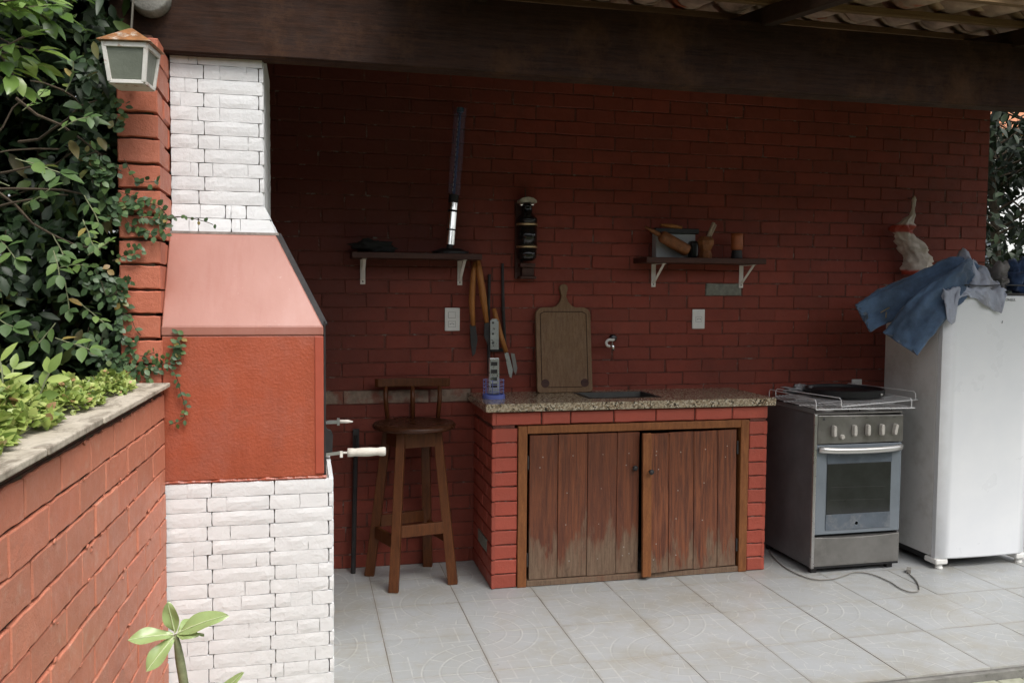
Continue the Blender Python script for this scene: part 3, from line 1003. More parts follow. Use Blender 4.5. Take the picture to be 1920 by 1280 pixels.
# base core, stone skin added below
MB().box(-0.448, 0.074, 3.016, BY1, -0.05, 0.866).build('base', M['stone_back'], bq)
def stone(x0, x1, z0, z1, face, parent, depth=0.018):
    """a split-faced white stone in one to three blocks, pitched front and shallow scribes between blocks"""
    W = x1 - x0
    if W > 0.13:
        nb = random.choice((1, 1, 2, 2, 3))
    elif W > 0.06:
        nb = random.choice((1, 2))
    else:
        nb = 1
    cuts = [0.0] + ([random.uniform(0.25, 0.75)] if nb == 2 else [random.uniform(0.2, 0.4), random.uniform(0.6, 0.8)] if nb == 3 else []) + [1.0]
    mb = MB()
    for q in range(nb):
        a = x0 + W * cuts[q] + (0.0006 if q else 0)
        b = x0 + W * cuts[q + 1] - (0.0006 if q < nb - 1 else 0)
        seed = random.uniform(0, 100)
        proud = random.uniform(-0.0035, 0.0035)
        nx, nz = max(3, int((b - a) / 0.028) + 1), 4
        vs, fs = [], []
        for j in range(nz):
            for i in range(nx):
                x = a + (b - a) * i / (nx - 1)
                z = z0 + (z1 - z0) * j / (nz - 1)
                edge = i in (0, nx - 1) or j in (0, nz - 1)
                d = 0.0012 if edge else proud * 0.25 + 0.0013 * fbm((x, z, seed), 34, 3)
                if j in (0, nz - 1) and ((i == 0 and q == 0) or (i == nx - 1 and q == nb - 1)):
                    x += 0.0012 if i == 0 else -0.0012
                    z += 0.0009 if j == 0 else -0.0009
                elif j not in (0, nz - 1) and ((i == 0 and q) or (i == nx - 1 and q < nb - 1)):
                    d = 0.0006 + proud * 0.25
                if not edge:
                    x += random.uniform(-.003, .003)
                    z += random.uniform(-.0015, .0015)
                vs.append((x + (random.uniform(-.0009, .0009) if edge else 0), d, z + (random.uniform(-.0008, .0008) if edge else 0)))
        for j in range(nz - 1):
            for i in range(nx - 1):
                o = j * nx + i
                fs.append((o, o + 1, o + nx + 1, o + nx))
        rim = [i for i in range(nx)] + [nx * (j + 1) - 1 for j in range(1, nz)] + [nx * nz - 1 - i for i in range(1, nx)] + [nx * (nz - 1 - j) for j in range(1, nz - 1)]
        n0 = len(vs)
        for i in rim:
            vs.append((vs[i][0], depth, vs[i][2]))
        for i in range(len(rim)):
            j = (i + 1) % len(rim)
            fs.append((rim[i], n0 + i, n0 + j, rim[j]))
        mb.add([face(*v) for v in vs], fs)
    o = mb.build('stone', M['stone'], parent, own=True)
    return o
front_base = lambda x, d, z: (x, 3.0 + d, z)
right_base = lambda x, d, z: (0.092 - d, x, z)
SP = 0.0480
for c in range(19):
    z0 = 0.866 - (c + 1) * SP + 0.0008
    z1 = z0 + SP - 0.0014
    if c % 2 == 0:
        xs = [-0.448, -0.303, -0.103, 0.0885]
    else:
        xs = [-0.448, -0.318, -0.119, 0.0745]
    for a, b in zip(xs[:-1], xs[1:]):
        stone(a + 0.0012, b - 0.0012, z0, z1, front_base, bq)
    y = 3.0015
    first = True
    while y < BY1 - 0.05:
        L = (0.0 if c % 2 == 0 else 0.10) if first else 0.19
        if first and c % 2 == 0:
            y = 3.019
            first = False
            L = 0.15
        first = False
        stone(y + 0.001, min(y + L, BY1) - 0.001, z0, z1, right_base, bq, 0.0155)
        y += L
# firebox: five slabs round a hollow that opens to the right
fb = MB()
fb.box(BX0, BX1, BY0, BY0 + 0.055, 0.876, 1.352)
fb.box(BX0, BX1, BY1 - 0.055, BY1, 0.876, 1.352)
fb.box(BX0, BX0 + 0.05, BY0 + 0.056, BY1 - 0.056, 0.876, 1.352)
fb.build('firebox', M['firebox'], bq, bevel=0.004, seg=2)
lm = MB()
for i in range(61):
    x = BX0 + 0.001 + (BX1 + 0.010 - BX0) * i / 60
    w = 0.005 * fbm((x, 1, 1), 28, 4)
    w2 = 0.003 * fbm((x, 7, 1), 35, 4)
    lm.v += [(x, BY0 + 0.004 + w, 0.8662), (x, BY0 - 0.001 + w, 0.872 + w2), (x, BY0 + 0.003 + w, 0.8775 + w2), (x, BY1, 0.8758), (x, BY1, 0.8662)]
for i in range(60):
    for k in range(5):
        k2 = (k + 1) % 5
        lm.f.append((i * 5 + k, i * 5 + k2, i * 5 + 5 + k2, i * 5 + 5 + k))
lm.f += [(0, 1, 2, 3, 4), (304, 303, 302, 301, 300)]
lm.build('ledge', M['firebox'], bq)
# raised plain margin up the right edge of the front
MB().box(BX1 - 0.026, BX1 + 0.003, BY0 - 0.004, BY0 + 0.05, 0.884, 1.35).build('corner_trim', simple('corner_paint', (0.36, 0.075, 0.042), 0.5, var=0.12), bq, bevel=0.003)
MB().box(BX1 + 0.004, BX1 + 0.010, BY0 + 0.006, BY0 + 0.03, 0.878, 1.40).build('frame_strip', M['dark_iron'], bq)
MB().box(BX0 + 0.051, BX1 - 0.01, BY0 + 0.056, BY1 - 0.056, 0.876, 0.90).build('ash_bed', M['dark_iron'], bq)
hd = MB()
hd.box(BX0 - 0.001, BX1 + 0.003, BY0 - 0.003, BY1 + 0.003, 1.3525, 1.384)
TX0, TX1, TY0, TY1 = BX0, -0.098, 3.205, 3.84
hd.add([(BX0, BY0, 1.384), (BX1, BY0, 1.384), (BX1, BY1, 1.384), (BX0, BY1, 1.384),
        (TX0, TY0, 1.694), (TX1, TY0, 1.694), (TX1, TY1, 1.694), (TX0, TY1, 1.694)],
       [(4, 5, 6, 7), (0, 1, 5, 4), (1, 2, 6, 5), (2, 3, 7, 6), (3, 0, 4, 7)])
hd.build('hood', M['hood'], bq, bevel=0.004)
e0, e1 = Vector((BX1 + 0.004, BY0 + 0.012, 1.384)), Vector((TX1 + 0.004, TY0 + 0.012, 1.694))
MB().bar(e0, e1, 0.012, 0.03, up=(1, 0, 0.5)).build('hood_edge', M['dark_iron'], bq)
# chimney
CX0, CX1, CY0, CY1 = -0.449, -0.137, 3.245, 3.85
MB().box(CX0, CX1 - 0.016, CY0 + 0.016, CY1, 1.70, 2.60).build('chimney', M['stone_back'], bq)
fr_ch = lambda x, d, z: (x, CY0 + d, z)
rt_ch = lambda x, d, z: (CX1 - d, x, z)
def flare(z):
    return max(0.0, (1.800 - z) / 0.105)
z = 1.704
c = 0
while z < 2.36:
    z1 = z + SP - 0.0014
    f1 = flare(z + 0.02)
    def fr2(x, d, zz):
        k = flare(zz)
        xx = x if x < -0.2 else x + 0.050 * k * (x + 0.2) / 0.063
        return (xx, CY0 - 0.014 * k + d, zz)
    def rt2(x, d, zz):
        return (CX1 + 0.050 * flare(zz) - d, x, zz)
    xs = [CX0, -0.358, CX1 - 0.003] if c % 2 == 0 else [CX0, -0.338, CX1 - 0.0175]
    if c < 2:
        xs = [CX0, -0.36 + 0.09 * c, -0.25 + 0.05 * c, CX1 - 0.003]
    for a, b in zip(xs[:-1], xs[1:]):
        stone(a + 0.0012, b - 0.0012, z, z1, fr2, bq)
    y = CY0 + (0.019 if c % 2 == 0 else 0.0015)
    Ls = 0.14
    while y < CY1 - 0.03:
        stone(y + 0.001, min(y + Ls, CY1) - 0.001, z, z1, rt2, bq, 0.0155)
        y += Ls
        Ls = 0.2
    z += SP
    c += 1
MB().box(CX0, -0.088, TY0 + 0.004, CY1, 1.6945, 1.7035).build('chimney_ledge', M['stone_back'], bq)

# what sticks out of the barbecue's mouth
sk = thing('grill_spit', 'flat steel spit with pale turned wooden handle jutting from the barbecue', 'skewer', (0.0, 3.30, 0.876))
MB().bar((-0.30, 3.32, 0.872 + 0.005), (0.062, 3.335, 0.885), 0.004, 0.013).bar((0.062, 3.335, 0.885), (0.138, 3.35, 0.890), 0.004, 0.012).build('blade', M['steel_bright'], sk)
MB().lathe([(0.004, 0.138), (0.004, 0.155)], (0, 3.35, 0.8885), 10, 'X').box(0.126, 0.137, 3.344, 3.356, 0.872, 0.895).build('ferrule', M['bracket'], sk)
MB().lathe([(0.006, 0.1535), (0.0165, 0.155), (0.0168, 0.170), (0.0150, 0.184), (0.0152, 0.186), (0.0172, 0.215), (0.0170, 0.240), (0.0150, 0.262), (0.0148, 0.268), (0.0170, 0.278), (0.0178, 0.290), (0.0160, 0.298), (0.0, 0.300)],
           (0, 3.352, 0.8885), 16, 'X').build('handle', M['pale_wood'], sk, smooth=True)
s2 = thing('grill_lever', 'short worn metal grill lever poking out above the pale handle', 'skewer', (0.05, 3.55, 0.876))
MB().bar((-0.25, 3.5, 0.985), (0.130, 3.5, 0.985), 0.010, 0.013).bar((0.126, 3.5, 0.972), (0.126, 3.5, 1.000), 0.014, 0.010, (1, 0, 0)).build('shank', M['blade'], s2)
MB().tube([(0.132, 3.5, 0.986), (0.165, 3.5, 0.986), (0.183, 3.5, 0.984)], [0.0075, 0.0065, 0.002], 8).build('tip', M['bracket'], s2, smooth=True)
gr = thing('grill_bracket', 'dark iron notched plate fixed at the barbecue mouth under the skewers', 'grill', (0.08, 3.36, 0.86))
MB().prism([(0.058, 0.8775), (0.098, 0.8775), (0.101, 0.955), (0.094, 0.975), (0.080, 0.978), (0.076, 0.985), (0.066, 0.985), (0.058, 0.97)], 3.36, 3.372).build('plate', M['dark_iron'], gr, bevel=0.001)
for k in range(4):
    MB().tube([(0.064, 3.16 + 0.17 * k, 0.884), (0.064, 3.16 + 0.17 * k, 1.03)], 0.005, 6).build('bar', M['dark_iron'], gr)

# ------------------------------------------------------------------ ROOF
bm_ = thing('roof_beam', 'massive sooty dark timber beam across the front of the shelter', 'beam', (2.2, 3.24, 2.305))
mb = MB()
nx = 40
prof = [(3.200, 2.312), (3.208, 2.306), (3.282, 2.306), (3.29, 2.314), (3.29, 2.570), (3.200, 2.570)]
base = 0
for i in range(nx + 1):
    x = -0.63 + 5.9 * i / nx
    for (y, z) in prof:
        w = 0.004 * fbm((x, y * 3, z * 3), 1.7, 3)
        mb.v.append((x, y + w, z + 0.006 * fbm((x, 5, z), 1.2, 2)))
n = len(prof)
for i in range(nx):
    for k in range(n):
        k2 = (k + 1) % n
        mb.f.append((i * n + k, i * n + k2, (i + 1) * n + k2, (i + 1) * n + k))
mb.f.append(tuple(range(n)))
mb.f.append(tuple(nx * n + k for k in reversed(range(n))))
mb.build('timber', M['beam'], bm_)

SL = 0.13
SLEN = math.hypot(1, SL)
def roof_z(y):
    return 2.660 + SL * (y - 3.20)
rf = thing('tiled_roof', 'weathered clay tile roof on battens, seen from below over the beam', 'roof', (1.9, 3.4, 2.5))
for x in (0.62, 1.78, 2.96, 4.1, 5.1):
    MB().bar((x, 2.47, roof_z(2.47) - 0.066), (x + 0.02, 4.95, roof_z(4.95) - 0.066), 0.050, 0.070, up=(0, -SL, 1)).build('rafter', M['rafter'], rf, bevel=0.004, own=True)
for k in range(9):
    y = 2.80 + k * 0.352
    if y > 4.95:
        break
    MB().bar((-0.85, y, roof_z(y) - 0.015), (5.2, y + 0.012, roof_z(y) - 0.015), 0.040, 0.026, up=(0, -SL, 1)).build('batten', M['batten'], rf, bevel=0.002, own=True)
def tile_verts(flip):
    """half-barrel clay tile 0.43 long, running up local +Y"""
    vs, fs = [], []
    n = 6
    for (y, r0) in ((0.0, 0.092), (0.43, 0.075)):
        for rr in (r0, r0 - 0.012):
            for k in range(n + 1):
                a = math.pi * k / n
                z = rr * math.sin(a) * 0.8
                vs.append((rr * math.cos(a), y, z if not flip else -z))
    m1 = n + 1
    for k in range(n):
        fs.append((k, k + 1, 2 * m1 + k + 1, 2 * m1 + k))
        fs.append((m1 + k, 3 * m1 + k, 3 * m1 + k + 1, m1 + k + 1))
        fs.append((k, m1 + k, m1 + k + 1, k + 1))
        fs.append((2 * m1 + k, 2 * m1 + k + 1, 3 * m1 + k + 1, 3 * m1 + k))
    for k in (0, n):
        fs.append((k, 2 * m1 + k, 3 * m1 + k, m1 + k))
    return vs, fs
tm = []
for flip in (True, False):
    me = bpy.data.meshes.new('roof_tile')
    vs, fs = tile_verts(flip)
    me.from_pydata(vs, [], fs)
    bmx = bmesh.new(); bmx.from_mesh(me)
    bmesh.ops.recalc_face_normals(bmx, faces=bmx.faces)
    bmx.to_mesh(me); bmx.free()
    me.polygons.foreach_set('use_smooth', [True] * len(me.polygons))
    me.materials.append(M['clay'])
    tm.append((me, vs, fs))
rest = MB()
for row in range(7):
    for ci in range(-4, 26):
        x = ci * 0.198
        if row == 0 and x < 0.35:
            continue
        for q in (0, 1):
            me, vs, fs = tm[q]
            y = 2.76 + row * 0.352 + random.uniform(-.012, .012)
            zz = roof_z(y) + (0.072 if q == 0 else 0.060) + 0.004 * (row % 2)
            loc = Vector((x + (0.099 if q else 0) + random.uniform(-.008, .008), y, zz))
            rot = (math.atan(SL) - 0.03, random.uniform(-.05, .05), random.uniform(-.03, .03))
            if 0.5 < x < 4.3 and 0 <= row <= 4:
                o = bpy.data.objects.new('roof_tile', me)
                o.location = loc - world_origin(rf)
                o.rotation_euler = rot
                link(o, rf)
            else:
                from mathutils import Euler
                Mx = Matrix.Translation(loc) @ Euler(rot).to_matrix().to_4x4()
                rest.add([Mx @ Vector(v) for v in vs], fs)
rest.build('roof_tiles_far', M['clay'], rf, smooth=True, kind='stuff').name = 'tile_field'
lg = thing('log_rafter', 'round grey sawn log end sticking out of the beam above the lantern', 'log', (-0.47, 2.95, 2.36))
MB().lathe([(0.0, 0.0), (0.058, 0.0015), (0.0635, 0.006), (0.0650, 0.03), (0.0655, 0.05), (0.0655, 0.069)], (-0.496, 3.13, 2.476), 20, 'Y').build('log', M['log'], lg, smooth=True)


# ------------------------------------------------------------------ COUNTER
CX_0, CX_1, CY_0 = 0.908, 2.432, 4.253
ct = thing('brick_counter', 'red brick counter with granite top and worn plank doors', 'counter', (1.67, 4.5, 0))
mb = MB()
mb.box(CX_0 + 0.008, CX_0 + 0.118, CY_0 + 0.008, WY - 0.002, 0, 0.900)
mb.box(CX_1 - 0.10, CX_1 - 0.008, CY_0 + 0.008, WY - 0.002, 0, 0.900)
mb.box(CX_0 + 0.119, CX_1 - 0.101, CY_0 + 0.008, CY_0 + 0.10, 0.836, 0.900)
mb.build('mortar', M['mortar'], ct)
MB().box(CX_0 + 0.119, CX_1 - 0.101, WY - 0.05, WY - 0.01, 0.003, 0.83).build('back_panel', M['dark_cloth'], ct)
CK = dict(nseg=3, jit=0.0018, ch=0.004)
for c in range(11):
    z = 0.0372 + c * 0.0745
    put_brick(ct, ((CX_0 + 0.014 + 1.041) / 2, CY_0 + random.uniform(-.002, .002), z), 0, 1.041 - CX_0 - 0.016, 0.068, 0.02, M['brick_counter'], kw=CK)
    put_brick(ct, ((2.322 + CX_1) / 2, CY_0 + random.uniform(-.002, .002), z), 0, CX_1 - 2.322 - 0.002 + (0.0 if c % 3 else -0.008), 0.068, 0.02, M['brick_counter'], kw=CK)
    for (a, b) in ([(0.0, 0.225), (0.235, 0.49)] if c % 2 else [(0.0, 0.112), (0.122, 0.35), (0.36, 0.49)]):
        mm = M['brick_grey'] if (c in (1, 2) and a == 0.122) else M['brick_counter']
        put_brick(ct, (CX_0, WY - 0.003 - (0.494 - (a + b) / 2) + 0.0, z), R(-90), b - a, 0.068, 0.02, mm, kw=CK)
        put_brick(ct, (CX_1, WY - 0.003 - (0.494 - (a + b) / 2), z), R(90), b - a, 0.068, 0.02, M['brick_counter'], kw=CK)
xs = [CX_0 + 0.014, 1.166, 1.319, 1.553, 1.786, 2.007, 2.223, CX_1]
for a, b in zip(xs[:-1], xs[1:]):
    put_brick(ct, ((a + b) / 2, CY_0 + random.uniform(-.002, .002), 0.8655), 0, b - a - 0.0075, 0.064, 0.02, M['brick_counter'], kw=CK)
# the left flank's top course
for (a, b) in [(0.0, 0.225), (0.235, 0.49)]:
    put_brick(ct, (CX_0, WY - 0.003 - (0.494 - (a + b) / 2), 0.8655), R(-90), b - a, 0.064, 0.02, M['brick_counter'], kw=CK)
    put_brick(ct, (CX_1, WY - 0.003 - (0.494 - (a + b) / 2), 0.8655), R(90), b - a, 0.064, 0.02, M['brick_counter'], kw=CK)
# granite slab with a cut-out for the sink
gx0, gx1, gy0, gy1 = 0.872, 2.466, 4.228, WY - 0.001
hx0, hx1, hy0, hy1 = 1.47, 1.85, 4.385, 4.63
vs = []
for z in (0.905, 0.945):
    vs += [(gx0, gy0, z), (gx1, gy0, z), (gx1, gy1, z), (gx0, gy1, z), (hx0, hy0, z), (hx1, hy0, z), (hx1, hy1, z), (hx0, hy1, z)]
fs = []
for o, fl_ in ((0, True), (8, False)):
    for i in range(4):
        j = (i + 1) % 4
        q = (o + i, o + j, o + 4 + j, o + 4 + i)
        fs.append(q[::-1] if fl_ else q)
for i in range(4):
    j = (i + 1) % 4
    fs.append((i, j, 8 + j, 8 + i))
    fs.append((4 + j, 4 + i, 12 + i, 12 + j))
MB().add(vs, fs).build('granite_top', M['granite'], ct, bevel=0.003)
sb = MB()
ring = lambda x0, x1, y0, y1, z: [(x0, y0, z), (x1, y0, z), (x1, y1, z), (x0, y1, z)]
vs = ring(hx0 - 0.018, hx1 + 0.018, hy0 - 0.018, hy1 + 0.018, 0.9465) + ring(hx0 + 0.003, hx1 - 0.003, hy0 + 0.003, hy1 - 0.003, 0.9475) + ring(hx0 + 0.025, hx1 - 0.025, hy0 + 0.025, hy1 - 0.025, 0.80)
fs = [(i, (i + 1) % 4, (i + 1) % 4 + 4, i + 4) for i in range(4)] + [(i + 4, (i + 1) % 4 + 4, (i + 1) % 4 + 8, i + 8) for i in range(4)] + [(8, 9, 10, 11)]
sb.add(vs, fs).build('sink_basin', simple('dull_sink_steel', (0.055, 0.055, 0.05), 0.5, 0.3, var=0.3), ct, fix=False)
# door frame
FX0, FX1, FZ = 1.0435, 2.3205, 0.828
FY0, FY1 = CY_0 - 0.007, CY_0 + 0.06
fw = 0.047
MB().box(FX0, FX0 + fw, FY0, FY1, 0.001, FZ - 0.0005).build('frame_post', M['frame'], ct, bevel=0.003, own=True)
MB().box(FX1 - fw, FX1, FY0, FY1, 0.001, FZ - 0.0005).build('frame_post', M['frame'], ct, bevel=0.003, own=True)
MB().box(FX0 + fw + 0.001, FX1 - fw - 0.001, FY0 + 0.0005, FY1, FZ - 0.040, FZ).build('frame_head', M['frame'], ct, bevel=0.003, own=True)
MB().box(FX0 + fw + 0.001, FX1 - fw - 0.001, FY0 + 0.004, FY1, 0.002, 0.032).build('frame_sill', M['plank'], ct, bevel=0.003, own=True)

def door(x_edges, z0, z1, name_label, hinge_x, open_deg, sag, screws, knob, strip=None, hinges=()):
    dr = bpy.data.objects.new('door', None)
    dr.empty_display_size = 0.05
    dr['label'] = name_label
    hy = FY0 + 0.012
    dr.location = Vector((hinge_x, hy, 0)) - world_origin(ct)
    link(dr, ct)
    for a, b in zip(x_edges[:-1], x_edges[1:]):
        dz = random.uniform(-0.003, 0.003)
        MB().box(a + 0.0012, b - 0.0012, hy + random.uniform(-.0015, .0015), hy + 0.02, z0 + dz, z1 + dz * 0.5).build('plank', M['plank'], dr, bevel=0.002, seg=1)
    if strip:
        MB().box(strip[0], strip[1], hy - 0.014, hy + 0.006, z0 - 0.012, z1 + 0.006).build('edge_strip', M['frame'], dr, bevel=0.003)
    sm = MB()
    for x, z in screws:
        sm.lathe([(0.0032, 0.0), (0.0034, -0.0018), (0.0022, -0.0026), (0.0, -0.0028)], (x, hy + 0.001, z), 8, 'Y')
    o = sm.build('screw', M['bracket_dull'], dr, kind='stuff')
    kx, kz = knob
    ky = hy - (0.014 if strip else 0.0)
    MB().lathe([(0.006, 0.0), (0.006, -0.012), (0.0125, -0.016), (0.0145, -0.024), (0.011, -0.031), (0.0, -0.033)], (kx, ky, kz), 16, 'Y').build('knob', M['dark_iron'], dr, smooth=True)
    for hx, hz in hinges:
        MB().tube([(hx, hy - 0.003, hz - 0.035), (hx, hy - 0.003, hz + 0.035)], 0.005, 8).build('hinge', M['dark_iron'], dr)
    dr.rotation_euler = (0, R(sag), R(open_deg))
    return dr
def dz_(u, v):   # positions taken off the doors in millimetres
    return (u, v)
door([1.105, 1.256, 1.415, 1.575, 1.700], 0.036, 0.780, 'left door hanging straight, stain worn to grey at its foot', 1.092, 0.0, 0.0,
     [(1.175, 0.665), (1.160, 0.612), (1.335, 0.667), (1.497, 0.668), (1.640, 0.669), (1.625, 0.607), (1.305, 0.475), (1.490, 0.490), (1.300, 0.310), (1.478, 0.305), (1.320, 0.120), (1.475, 0.122), (1.618, 0.175), (1.612, 0.130), (1.648, 0.138)],
     (1.668, 0.594), None, [(1.097, 0.14), (1.097, 0.64)])
door([1.715, 1.862, 2.008, 2.150, 2.262], 0.040, 0.778, 'right door sagging slightly ajar, with a pale edge strip', 2.270, 3.2, -0.75,
     [(1.79, 0.685), (1.788, 0.665), (1.802, 0.590), (1.93, 0.673), (2.075, 0.680), (2.205, 0.690), (2.195, 0.632), (1.915, 0.470), (2.068, 0.500), (1.905, 0.320), (1.79, 0.195), (1.775, 0.112), (1.905, 0.125), (2.06, 0.30)],
     (1.745, 0.586), (1.708, 1.757), [(2.266, 0.68), (2.266, 0.15)])

# ------------------------------------------------------------------ STOOL
st_ = thing('bar_stool', 'dark wooden bar stool with round seat and low back, beside the counter', 'stool', (0.53, 4.48, 0))
SC = Vector((0.548, 4.495, 0))
SZ = 0.822
legs = {'fl': ((0.424, 4.318), (0.470, 4.400)), 'fr': ((0.735, 4.380), (0.660, 4.440)), 'bl': ((0.325, 4.605), (0.415, 4.545)), 'br': ((0.648, 4.700), (0.618, 4.590))}
for k, (a, b) in legs.items():
    MB().bar((a[0], a[1], 0.0), (b[0], b[1], SZ - 0.03), 0.050, 0.036, up=(0.25, 1, 0), w2=0.044, h2=0.034).build('leg', M['stool'], st_, bevel=0.003, own=True)
def legp(k, z):
    a, b = legs[k]
    t = z / (SZ - 0.03)
    return Vector((a[0] + (b[0] - a[0]) * t, a[1] + (b[1] - a[1]) * t, z))
for p, q, z in (('fl', 'fr', 0.295), ('bl', 'br', 0.295), ('fl', 'bl', 0.24), ('fr', 'br', 0.24)):
    A, B = legp(p, z), legp(q, z)
    d = (B - A).normalized() * 0.022
    MB().bar(A + d, B - d, 0.022, 0.060).build('stretcher', M['stool'], st_, bevel=0.002, own=True)
for p, q in (('fl', 'fr'), ('bl', 'br'), ('fl', 'bl'), ('fr', 'br')):
    A, B = legp(p, SZ - 0.075), legp(q, SZ - 0.075)
    d = (B - A).normalized() * 0.02
    MB().bar(A + d, B - d, 0.022, 0.075).build('apron', M['stool'], st_, bevel=0.002, own=True)
MB().lathe([(0.0, -0.028), (0.195, -0.028), (0.212, -0.020), (0.216, -0.008), (0.207, 0.003), (0.190, 0.006), (0.15, 0.001), (0.0, -0.001)], (SC.x, SC.y, SZ), 40).build('seat', M['stool_seat'], st_, smooth=True)
bp = []
for i in range(9):
    u = -1 + 2 * i / 8
    q = Vector((0.192 * u, 0.178 - 0.030 * u * u, 0))
    q = Matrix.Rotation(R(-4), 3, 'Z') @ q
    bp.append(SC + q)
for i in (1, 4, 7):
    p = bp[i]
    q = SC + (p - SC) * 0.93
    MB().tube([(q.x, q.y, SZ), (p.x, p.y, SZ + 0.11), (p.x, p.y + 0.006, SZ + 0.180)], [0.0115, 0.0125, 0.0105], 10).build('spindle', M['stool'], st_, smooth=True)
mb = MB()
for i, p in enumerate(bp):
    rad = (p - SC).normalized()
    for (dr, z) in ((-0.012, 0.172), (0.012, 0.172), (0.014, 0.216), (-0.010, 0.216)):
        mb.v.append(tuple(p + rad * dr + Vector((0, 0.006, SZ + z))))
for i in range(len(bp) - 1):
    for k in range(4):
        k2 = (k + 1) % 4
        mb.f.append((i * 4 + k, i * 4 + k2, i * 4 + 4 + k2, i * 4 + 4 + k))
mb.f += [(0, 1, 2, 3), tuple(len(bp) * 4 - 1 - k for k in range(4))]
mb.build('back_rail', M['stool'], st_, bevel=0.004)

po = MB().tube([(0.243, 4.66, 0.0), (0.262, 4.725, 0.73)], 0.013, 8).box(0.246, 0.280, 4.718, 4.732, 0.64, 0.765).build('fire_poker', M['dark_iron'])
tag(po, 'dark iron rod leaning on the brick wall left of the stool', 'poker')

# ------------------------------------------------------------------ STOVE
sv = thing('stove', 'narrow stainless gas stove between brick counter and fridge', 'stove', (2.91, 4.4, 0))
X0, X1, Y0, Y1 = 2.634, 3.178, 4.125, 4.66
MB().box(X0, X0 + 0.012, Y0 + 0.012, Y1, 0.035, 0.862).build('side_panel', M['stove_side'], sv, bevel=0.003, own=True)
MB().box(X1 - 0.012, X1, Y0 + 0.012, Y1, 0.035, 0.862).build('side_panel', M['stove_side'], sv, bevel=0.003, own=True)
MB().box(X0 + 0.013, X1 - 0.013, Y0 + 0.05, Y1 - 0.01, 0.045, 0.850).build('body', M['black_metal'], sv)
MB().box(X0 - 0.001, X0 + 0.018, Y0 - 0.004, Y0 + 0.0115, 0.032, 0.864).build('edge_trim', M['stove_edge'], sv, bevel=0.004, own=True)
MB().prism([(X0 + 0.0195, 0.704), (X1, 0.704), (X1, 0.852), (X0 + 0.0195, 0.860)], Y0 - 0.002, Y0 + 0.04).build('control_panel', M['steel'], sv, bevel=0.005)
for i, (x, rz) in enumerate(((2.745, 0), (2.868, 0), (2.950, 0), (3.036, 0), (3.118, 12))):
    Mx = Matrix.Translation((x, Y0 - 0.003, 0.775)) @ Matrix.Rotation(R(rz), 4, 'Y')
    b = MB()
    prof = [(-0.011, -0.022), (-0.007, -0.031), (0.007, -0.031), (0.011, -0.022), (0.011, 0.022), (0.007, 0.031), (-0.007, 0.031), (-0.011, 0.022)]
    nn = len(prof)
    vs = [Mx @ Vector((a, 0, c)) for a, c in prof] + [Mx @ Vector((a * 0.8, -0.024, c * 0.9)) for a, c in prof]
    b.add(vs, [tuple(range(nn)), tuple(nn + q for q in reversed(range(nn)))] + [(q, nn + q, nn + (q + 1) % nn, (q + 1) % nn) for q in range(nn)])
    b.build('knob', M['knob'], sv, bevel=0.002, own=True)
MB().lathe([(0.013, 0.0), (0.013, -0.010), (0.010, -0.016), (0.0, -0.017)], (2.797, Y0 - 0.003, 0.742), 18, 'Y').build('timer_button', M['knob'], sv, smooth=False)
MB().box(2.682, 2.694, Y0 - 0.0040, Y0 - 0.0022, 0.832, 0.846).build('ignition_mark', M['ink'], sv)
for x in (2.868, 2.950, 3.036, 3.118):
    MB().box(x - 0.010, x + 0.008, Y0 - 0.0030, Y0 - 0.0022, 0.838, 0.841).build('burner_mark', M['ink'], sv, own=True)
od = bpy.data.objects.new('oven_door', None)
od.location = Vector((2.91, Y0, 0.21)) - world_origin(sv)
link(od, sv)
dx0, dx1, dz0, dz1 = X0 + 0.0195, X1 - 0.001, 0.212, 0.699
MB().box(dx0, dx1, Y0 + 0.0055, Y0 + 0.045, dz0, dz1).build('door_frame', M['oven_rim'], od, bevel=0.004)
# printed glass: bluish rim, smoky lower band, dark window
MB().box(dx0 + 0.066, dx1 - 0.066, Y0 + 0.0005, Y0 + 0.0045, 0.322, 0.595).build('oven_window', M['oven_win'], od, bevel=0.001)
MB().box(dx0 + 0.064, dx1 - 0.062, Y0 + 0.0012, Y0 + 0.0045, 0.236, 0.3205).build('lower_band', M['oven_band'], od, bevel=0.001)
MB().box(dx0 + 0.064, dx1 - 0.062, Y0 + 0.0012, Y0 + 0.0045, 0.5965, 0.652).build('upper_band', M['oven_band'], od, bevel=0.001)
for z in (0.40, 0.47):
    MB().tube([(dx0 + 0.09, Y0 + 0.002, z), (dx1 - 0.10, Y0 + 0.002, z - 0.008)], 0.0018, 6).build('rack_wire', M['dark_iron'], od)
MB().lathe([(0.0125, 0.0), (0.0125, -0.0006), (0.0095, -0.0006), (0.0095, 0.0)], (2.906, Y0 + 0.0012, 0.267), 20, 'Y').build('badge_ring', M['oven_rim'], od)
# bowed handle
mb = MB()
nn = 18
for i in range(nn + 1):
    t = i / nn
    x = dx0 + 0.008 + (dx1 - dx0 - 0.016) * t
    bow = 0.030 * (1 - (2 * t - 1) ** 4)
    zc = 0.676 - 0.006 * (1 - (2 * t - 1) ** 2)
    for a in range(8):
        an = 2 * math.pi * a / 8
        mb.v.append((x, Y0 - 0.008 - bow + 0.010 * math.cos(an), zc + 0.0165 * math.sin(an)))
for i in range(nn):
    for a in range(8):
        a2 = (a + 1) % 8
        mb.f.append((i * 8 + a, i * 8 + a2, i * 8 + 8 + a2, i * 8 + 8 + a))
mb.f += [tuple(range(8)), tuple(nn * 8 + a for a in reversed(range(8)))]
mb.box(dx0 + 0.010, dx0 + 0.034, Y0 - 0.012, Y0 + 0.004, 0.664, 0.688)
mb.box(dx1 - 0.034, dx1 - 0.010, Y0 - 0.012, Y0 + 0.004, 0.664, 0.688)
